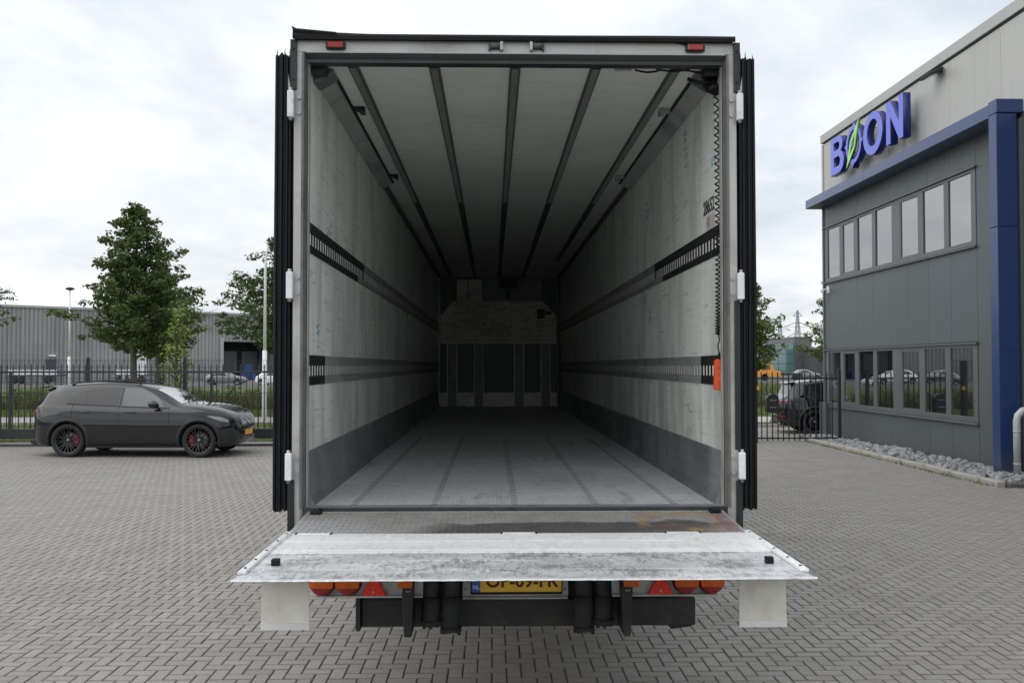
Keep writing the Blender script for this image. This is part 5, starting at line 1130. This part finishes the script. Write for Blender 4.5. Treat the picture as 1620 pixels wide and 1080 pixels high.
# beneath the platform
for sx in (-1, 1):
    q = lambda d: TX0+sx*d
    bar = bx('light_bar', 'grey_plate', *sorted((q(.52), q(1.10))), 5.06, 5.10, .785, 1.0, bevel=.004)
    bx('light_bar_foot', 'grey_plate', *sorted((q(.52), q(1.10))), 5.03, 5.06, .785, .795, bar)
    for d in (1.068, .927):
        m = MB(); m.lathe([(.07, 5.055), (.07, 5.030), (.066, 5.018), (.045, 5.010), (.001, 5.008)], (q(d), 0, .868), 1, 28)
        lp = m.build('tail_lamp', M['red_lens'], bar)
        m = MB(); pts = [(q(d)+.066*cos(a_), .868+.066*sin(a_)) for a_ in [-.42+(pi+.84)*i/20 for i in range(21)]]; m.prism(pts, 1, 5.004, 5.013); m.build('indicator_lens', M['orange_lens'], lp, bevel=.002)
        m = MB(); m.lathe([(.075, 5.059), (.075, 5.046), (.071, 5.046), (.071, 5.059)], (q(d), 0, .868), 1, 28); m.build('lamp_ring', M['black_rubber'], lp)
    x = q(.787)
    m = MB(); m.prism([(x-.071, .790), (x+.071, .790), (x+.006, .918), (x-.006, .918)], 1, 5.035, 5.058); tr_ = m.build('triangle_reflector', M['red_reflector'], bar, bevel=.003)
    m = MB(); m.tube([(x, 5.030, .815), (x, 5.036, .815)], .006, 8); m.build('screw', M['galv'], tr_)
    x = q(.607); ol = bx('marker_lamp', 'orange_lens', x-.04, x+.04, 4.92, 4.955, .862, .905, bevel=.004)
    for s_ in (-1, 1): m = MB(); m.tube([(x+s_*.02-.01, 4.915, .855), (x+s_*.02-.01, 4.915, .845), (x+s_*.02+.008, 4.915, .845), (x+s_*.02+.008, 4.915, .858)], .0025, 5); m.build('wire_clip', M['galv'], ol)
    x = q(.592)
    m = MB(); m.hexa([(x-.022, 4.96, .59), (x+.018, 4.96, .59), (x-.022, 5.2, .59), (x+.018, 5.2, .59), (x-.036, 4.96, .86), (x+.03, 4.96, .86), (x-.036, 5.3, 1.05), (x+.03, 5.3, 1.05)]); m.build('lift_bracket', M['chassis'], tl, bevel=.005)
    for k, (d, r0, z0) in enumerate(((.4745, .048, .645), (.3665, .047, .605))):
        x = q(d); m = MB(); m.tube([(x, 5.45, 1.08), (x-.0*sx, 5.12, .90), (x+sx*.004, 5.08, .76)], r0, 14); cy = m.build('lift_cylinder', M['chassis'], tl)
        m = MB(); m.tube([(x, 5.08, .775), (x, 5.075, .70), (x-.006, 5.07, z0+.03), (x, 5.07, z0)], [r0*1.1, r0*1.16, r0*1.05, r0*1.1], 14); m.build('rubber_boot', M['black_dull'], cy)
        m = MB(); g_r = random.Random(k+3)
        for i in range(16): a = 2*pi*i/16; m.box(x+r0*1.05*cos(a)-.009, x+r0*1.05*cos(a)+.009, 5.07+r0*sin(a)-.009, 5.07+r0*sin(a)+.009, z0-g_r.uniform(.006, .03), z0+.01)
        m.build('torn_edge', M['black_dull'], cy)
m = MB(); m.prism([(5.25, .72), (5.25, .565), (5.33, .565), (5.33, .72)], 0, -.745, 1.165); m.build('underrun_bumper', M['chassis'], tl, bevel=.006)
m = MB(); m.box(-.772, -.748, 5.22, 5.36, .55, .74); m.build('bumper_end', M['chassis'], tl); m = MB(); m.prism([(1.0, .565), (1.04, .52), (1.16, .535), (1.163, .72), (1.0, .72)], 1, 5.335, 5.37); m.build('bumper_gusset', M['chassis'], tl)
bx('cross_beam', 'black_dull', TX0-1.0, TX0+1.0, 5.40, 5.52, .74, 1.02)
for x in (-.36, .64): bx('chassis_beam', 'chassis', x-.07, x+.07, 5.53, 17.5, .70, 1.02)
bx('lift_frame', 'chassis', TX0-.52, TX0+.52, 5.28, 5.38, .60, .80)
pb = bx('plate_holder', 'grey_plate', -.168, .43, 5.19, 5.205, .753, .91, bevel=.003)
m = MB(); m.prism([(5.19, .753), (5.17, .746), (5.17, .739), (5.205, .747), (5.205, .753)], 0, -.166, .425); m.build('holder_foot', M['grey_plate'], pb)
bx('plate_frame', 'black_rubber', -.121, .396, 5.176, 5.189, .763, .899, pb, bevel=.004)
np_ = bx('number_plate', 'plate_yellow', -.115, .390, 5.168, 5.1755, .779, .891, bevel=.002)
bx('country_strip', 'plate_blue', -.115, -.068, 5.1655, 5.1678, .7795, .8905, np_)
RX90 = Matrix.Rotation(pi/2, 4, 'X')
me = text_mesh('OP-09-FR', .098, .0008, .0022, 'CENTER', 1.02); me.transform(RX90); me.materials.append(M['plate_ink']); o = inst('lettering', me, np_, (.166, 5.1672, .837))
me = text_mesh('NL', .030, .0006, .0004, 'CENTER'); me.transform(RX90); me.materials.append(M['white_paint']); inst('lettering', me, np_, (-.091, 5.165, .806))
m = MB(); m.box(.04, .22, 5.185, 5.1895, .7545, .7615); m.build('holder_clip', M['galv'], pb)
for x in (-.152, .411): m = MB(); m.tube([(x, 5.188, .79), (x, 5.191, .79)], .005, 8); m.build('screw_hole', M['dock_dark'], pb)
# axles and wheels further forward
for y in (9.2, 10.5, 11.8):
    for sx in (-1, 1):
        x = TX0+sx*1.06; m = MB(); m.lathe([(.29, -.19), (.50, -.19), (.535, -.14), (.535, .14), (.50, .19), (.29, .19)], (x, y, .535), 0, 32, False); wh = m.build('wheel', M['tyre'], tl)
        m = MB(); m.lathe([(.285, -.17), (.26, sx*.02), (.14, sx*.03), (.12, sx*.13), (.001, sx*.135)], (x, y, .535), 0, 24); m.build('rim', M['frame_metal'], wh)
    m = MB(); m.tube([(TX0-.9, y, .535), (TX0+.9, y, .535)], .07, 10); m.build('axle', M['chassis'], tl)
for sx in (-1, 1):
    m = MB(); m.box(TX0+sx*.85-.05, TX0+sx*.85+.05, 15.6, 15.72, .12, 1.05); m.box(TX0+sx*.85-.12, TX0+sx*.85+.12, 15.5, 15.82, .0, .12); m.build('landing_leg', M['dark_steel'], tl)
# small things inside the rear corner: cable on the header, stickers, stencilled number
m = MB(); pts = []
for i in range(40):
    u = i/39; x = .86+u*.47; pts.append((x, YR+.03, ZC-.022-.010*abs(sin(u*pi*3.0))-.004*sin(u*9)))
pts += [(1.335, YR+.06, ZC-.07), (1.33, YR+.09, ZC-.13)]; m.tube(pts, .006, 6); m.build('header_cable', M['black_rubber'], tl)
m = MB(); m.tube([(.74, YR+.03, ZC-.018), (.84, YR+.03, ZC-.018)], .012, 8); m.build('cable_gland', M['bulk_grey'], tl)
for x in (1.0, 1.18, 1.30): m = MB(); m.box(x-.010, x+.010, YR+.015, YR+.035, ZC-.030, ZC-.003); m.build('cable_clamp', M['ink'], tl)
me = text_mesh('28652', .125, .0006, .003, 'CENTER', .95); me.transform(Matrix(((0, 0, -1, 0), (-1, 0, 0, 0), (0, 1, 0, 0), (0, 0, 0, 1)))); me.materials.append(M['ink']); inst('stencilled_number', me, tl, (XR-.0012, 5.74, 3.055))
M['sticker'] = simple('sticker', (.50, .5, .49), .5, sc=30, dirt=(.35, .35, .36)); M['sticker_red'] = simple('sticker_red', (.40, .17, .17), .5, sc=40, dirt=(.4, .38, .38)); M['sticker_text'] = simple('sticker_text', (.22, .22, .24), .6)
st_ = bx('sticker', 'sticker', XR-.0012, XR-.0004, 5.58, 5.80, 2.905, 3.0)
me = text_mesh('KI', .085, .0003, .001, 'CENTER'); me.transform(Matrix(((0, 0, -1, 0), (-1, 0, 0, 0), (0, 1, 0, 0), (0, 0, 0, 1)))); me.materials.append(M['sticker_red']); inst('sticker_letters', me, st_, (XR-.0018, 5.75, 2.955))
bx('small_sticker', 'sticker', XR-.0012, XR-.0004, 5.52, 5.60, 1.86, 1.905)
m = MB(); m.box(XR-.0012, XR-.0004, 5.555, 5.575, 1.68, 1.86); m.build('small_sticker', M['sticker'], tl)
# ================================================================== PENDANT CONTROL on its coiled cable
pc = root('pendant_control', (1.32, 5.49, 2.0), 'orange hand control hanging on a black coiled cable inside the right wall', 'control')
HX, HY = 1.353, 5.46
m = MB(); m.tube([(1.32, YR+.12, ZC-.07), (1.34, YR+.09, ZC-.10), (HX, HY, ZC-.15)], [.035, .045, .03], 10); m.tube([(HX-.03, HY, ZC-.10), (HX-.10, HY+.02, ZC-.09), (HX-.16, HY+.05, ZC-.06)], .012, 8); m.build('cable_plug', M['black_rubber'], pc)
m = MB(); pts = []; zt0, zb0 = ZC-.16, 2.235; turns = 46
for i in range(turns*9+1):
    u = i/(turns*9); s_ = u**.68 if False else (1-(1-u)**1.35)*.5+u*.5; z = zt0+(zb0-zt0)*(u*.4+.6*(1-(1-u)**1.9)); a = 2*pi*i/9; rr_ = .0125; pts.append((HX+.004*sin(u*3)+rr_*cos(a), HY+rr_*sin(a), z))
m.tube(pts, .0046, 6); m.build('coiled_cable', M['black_rubber'], pc)
m = MB(); m.tube([(HX, HY, zb0+.01), (HX+.012, HY, 2.21), (HX+.002, HY, 2.17), (HX+.010, HY, 2.12)], .004, 6); m.build('straight_cable', M['black_rubber'], pc)
m = MB(); m.tube([(HX+.010, HY, 2.13), (HX+.006, HY, 2.085)], [.006, .012], 8); m.build('cable_sleeve', M['black_rubber'], pc)
m = MB(); m.prism([(HX-.024, 1.903), (HX+.020, 1.903), (HX+.022, 2.07), (HX+.006, 2.092), (HX-.020, 2.085)], 1, HY-.022, HY+.022); hs = m.build('handset', M['orange_plastic'], pc, bevel=.006, seg=2)
m = MB(); m.box(HX+.014, HX+.026, HY-.026, HY+.026, 1.912, 2.075); m.build('rubber_back', M['black_rubber'], hs, bevel=.003)
for z in (2.04, 2.0, 1.955): m = MB(); m.tube([(HX-.003, HY-.021, z), (HX-.003, HY-.026, z)], .007, 8); m.build('button', M['orange_lens'], hs)
for o in bpy.data.objects: o.select_set(False)
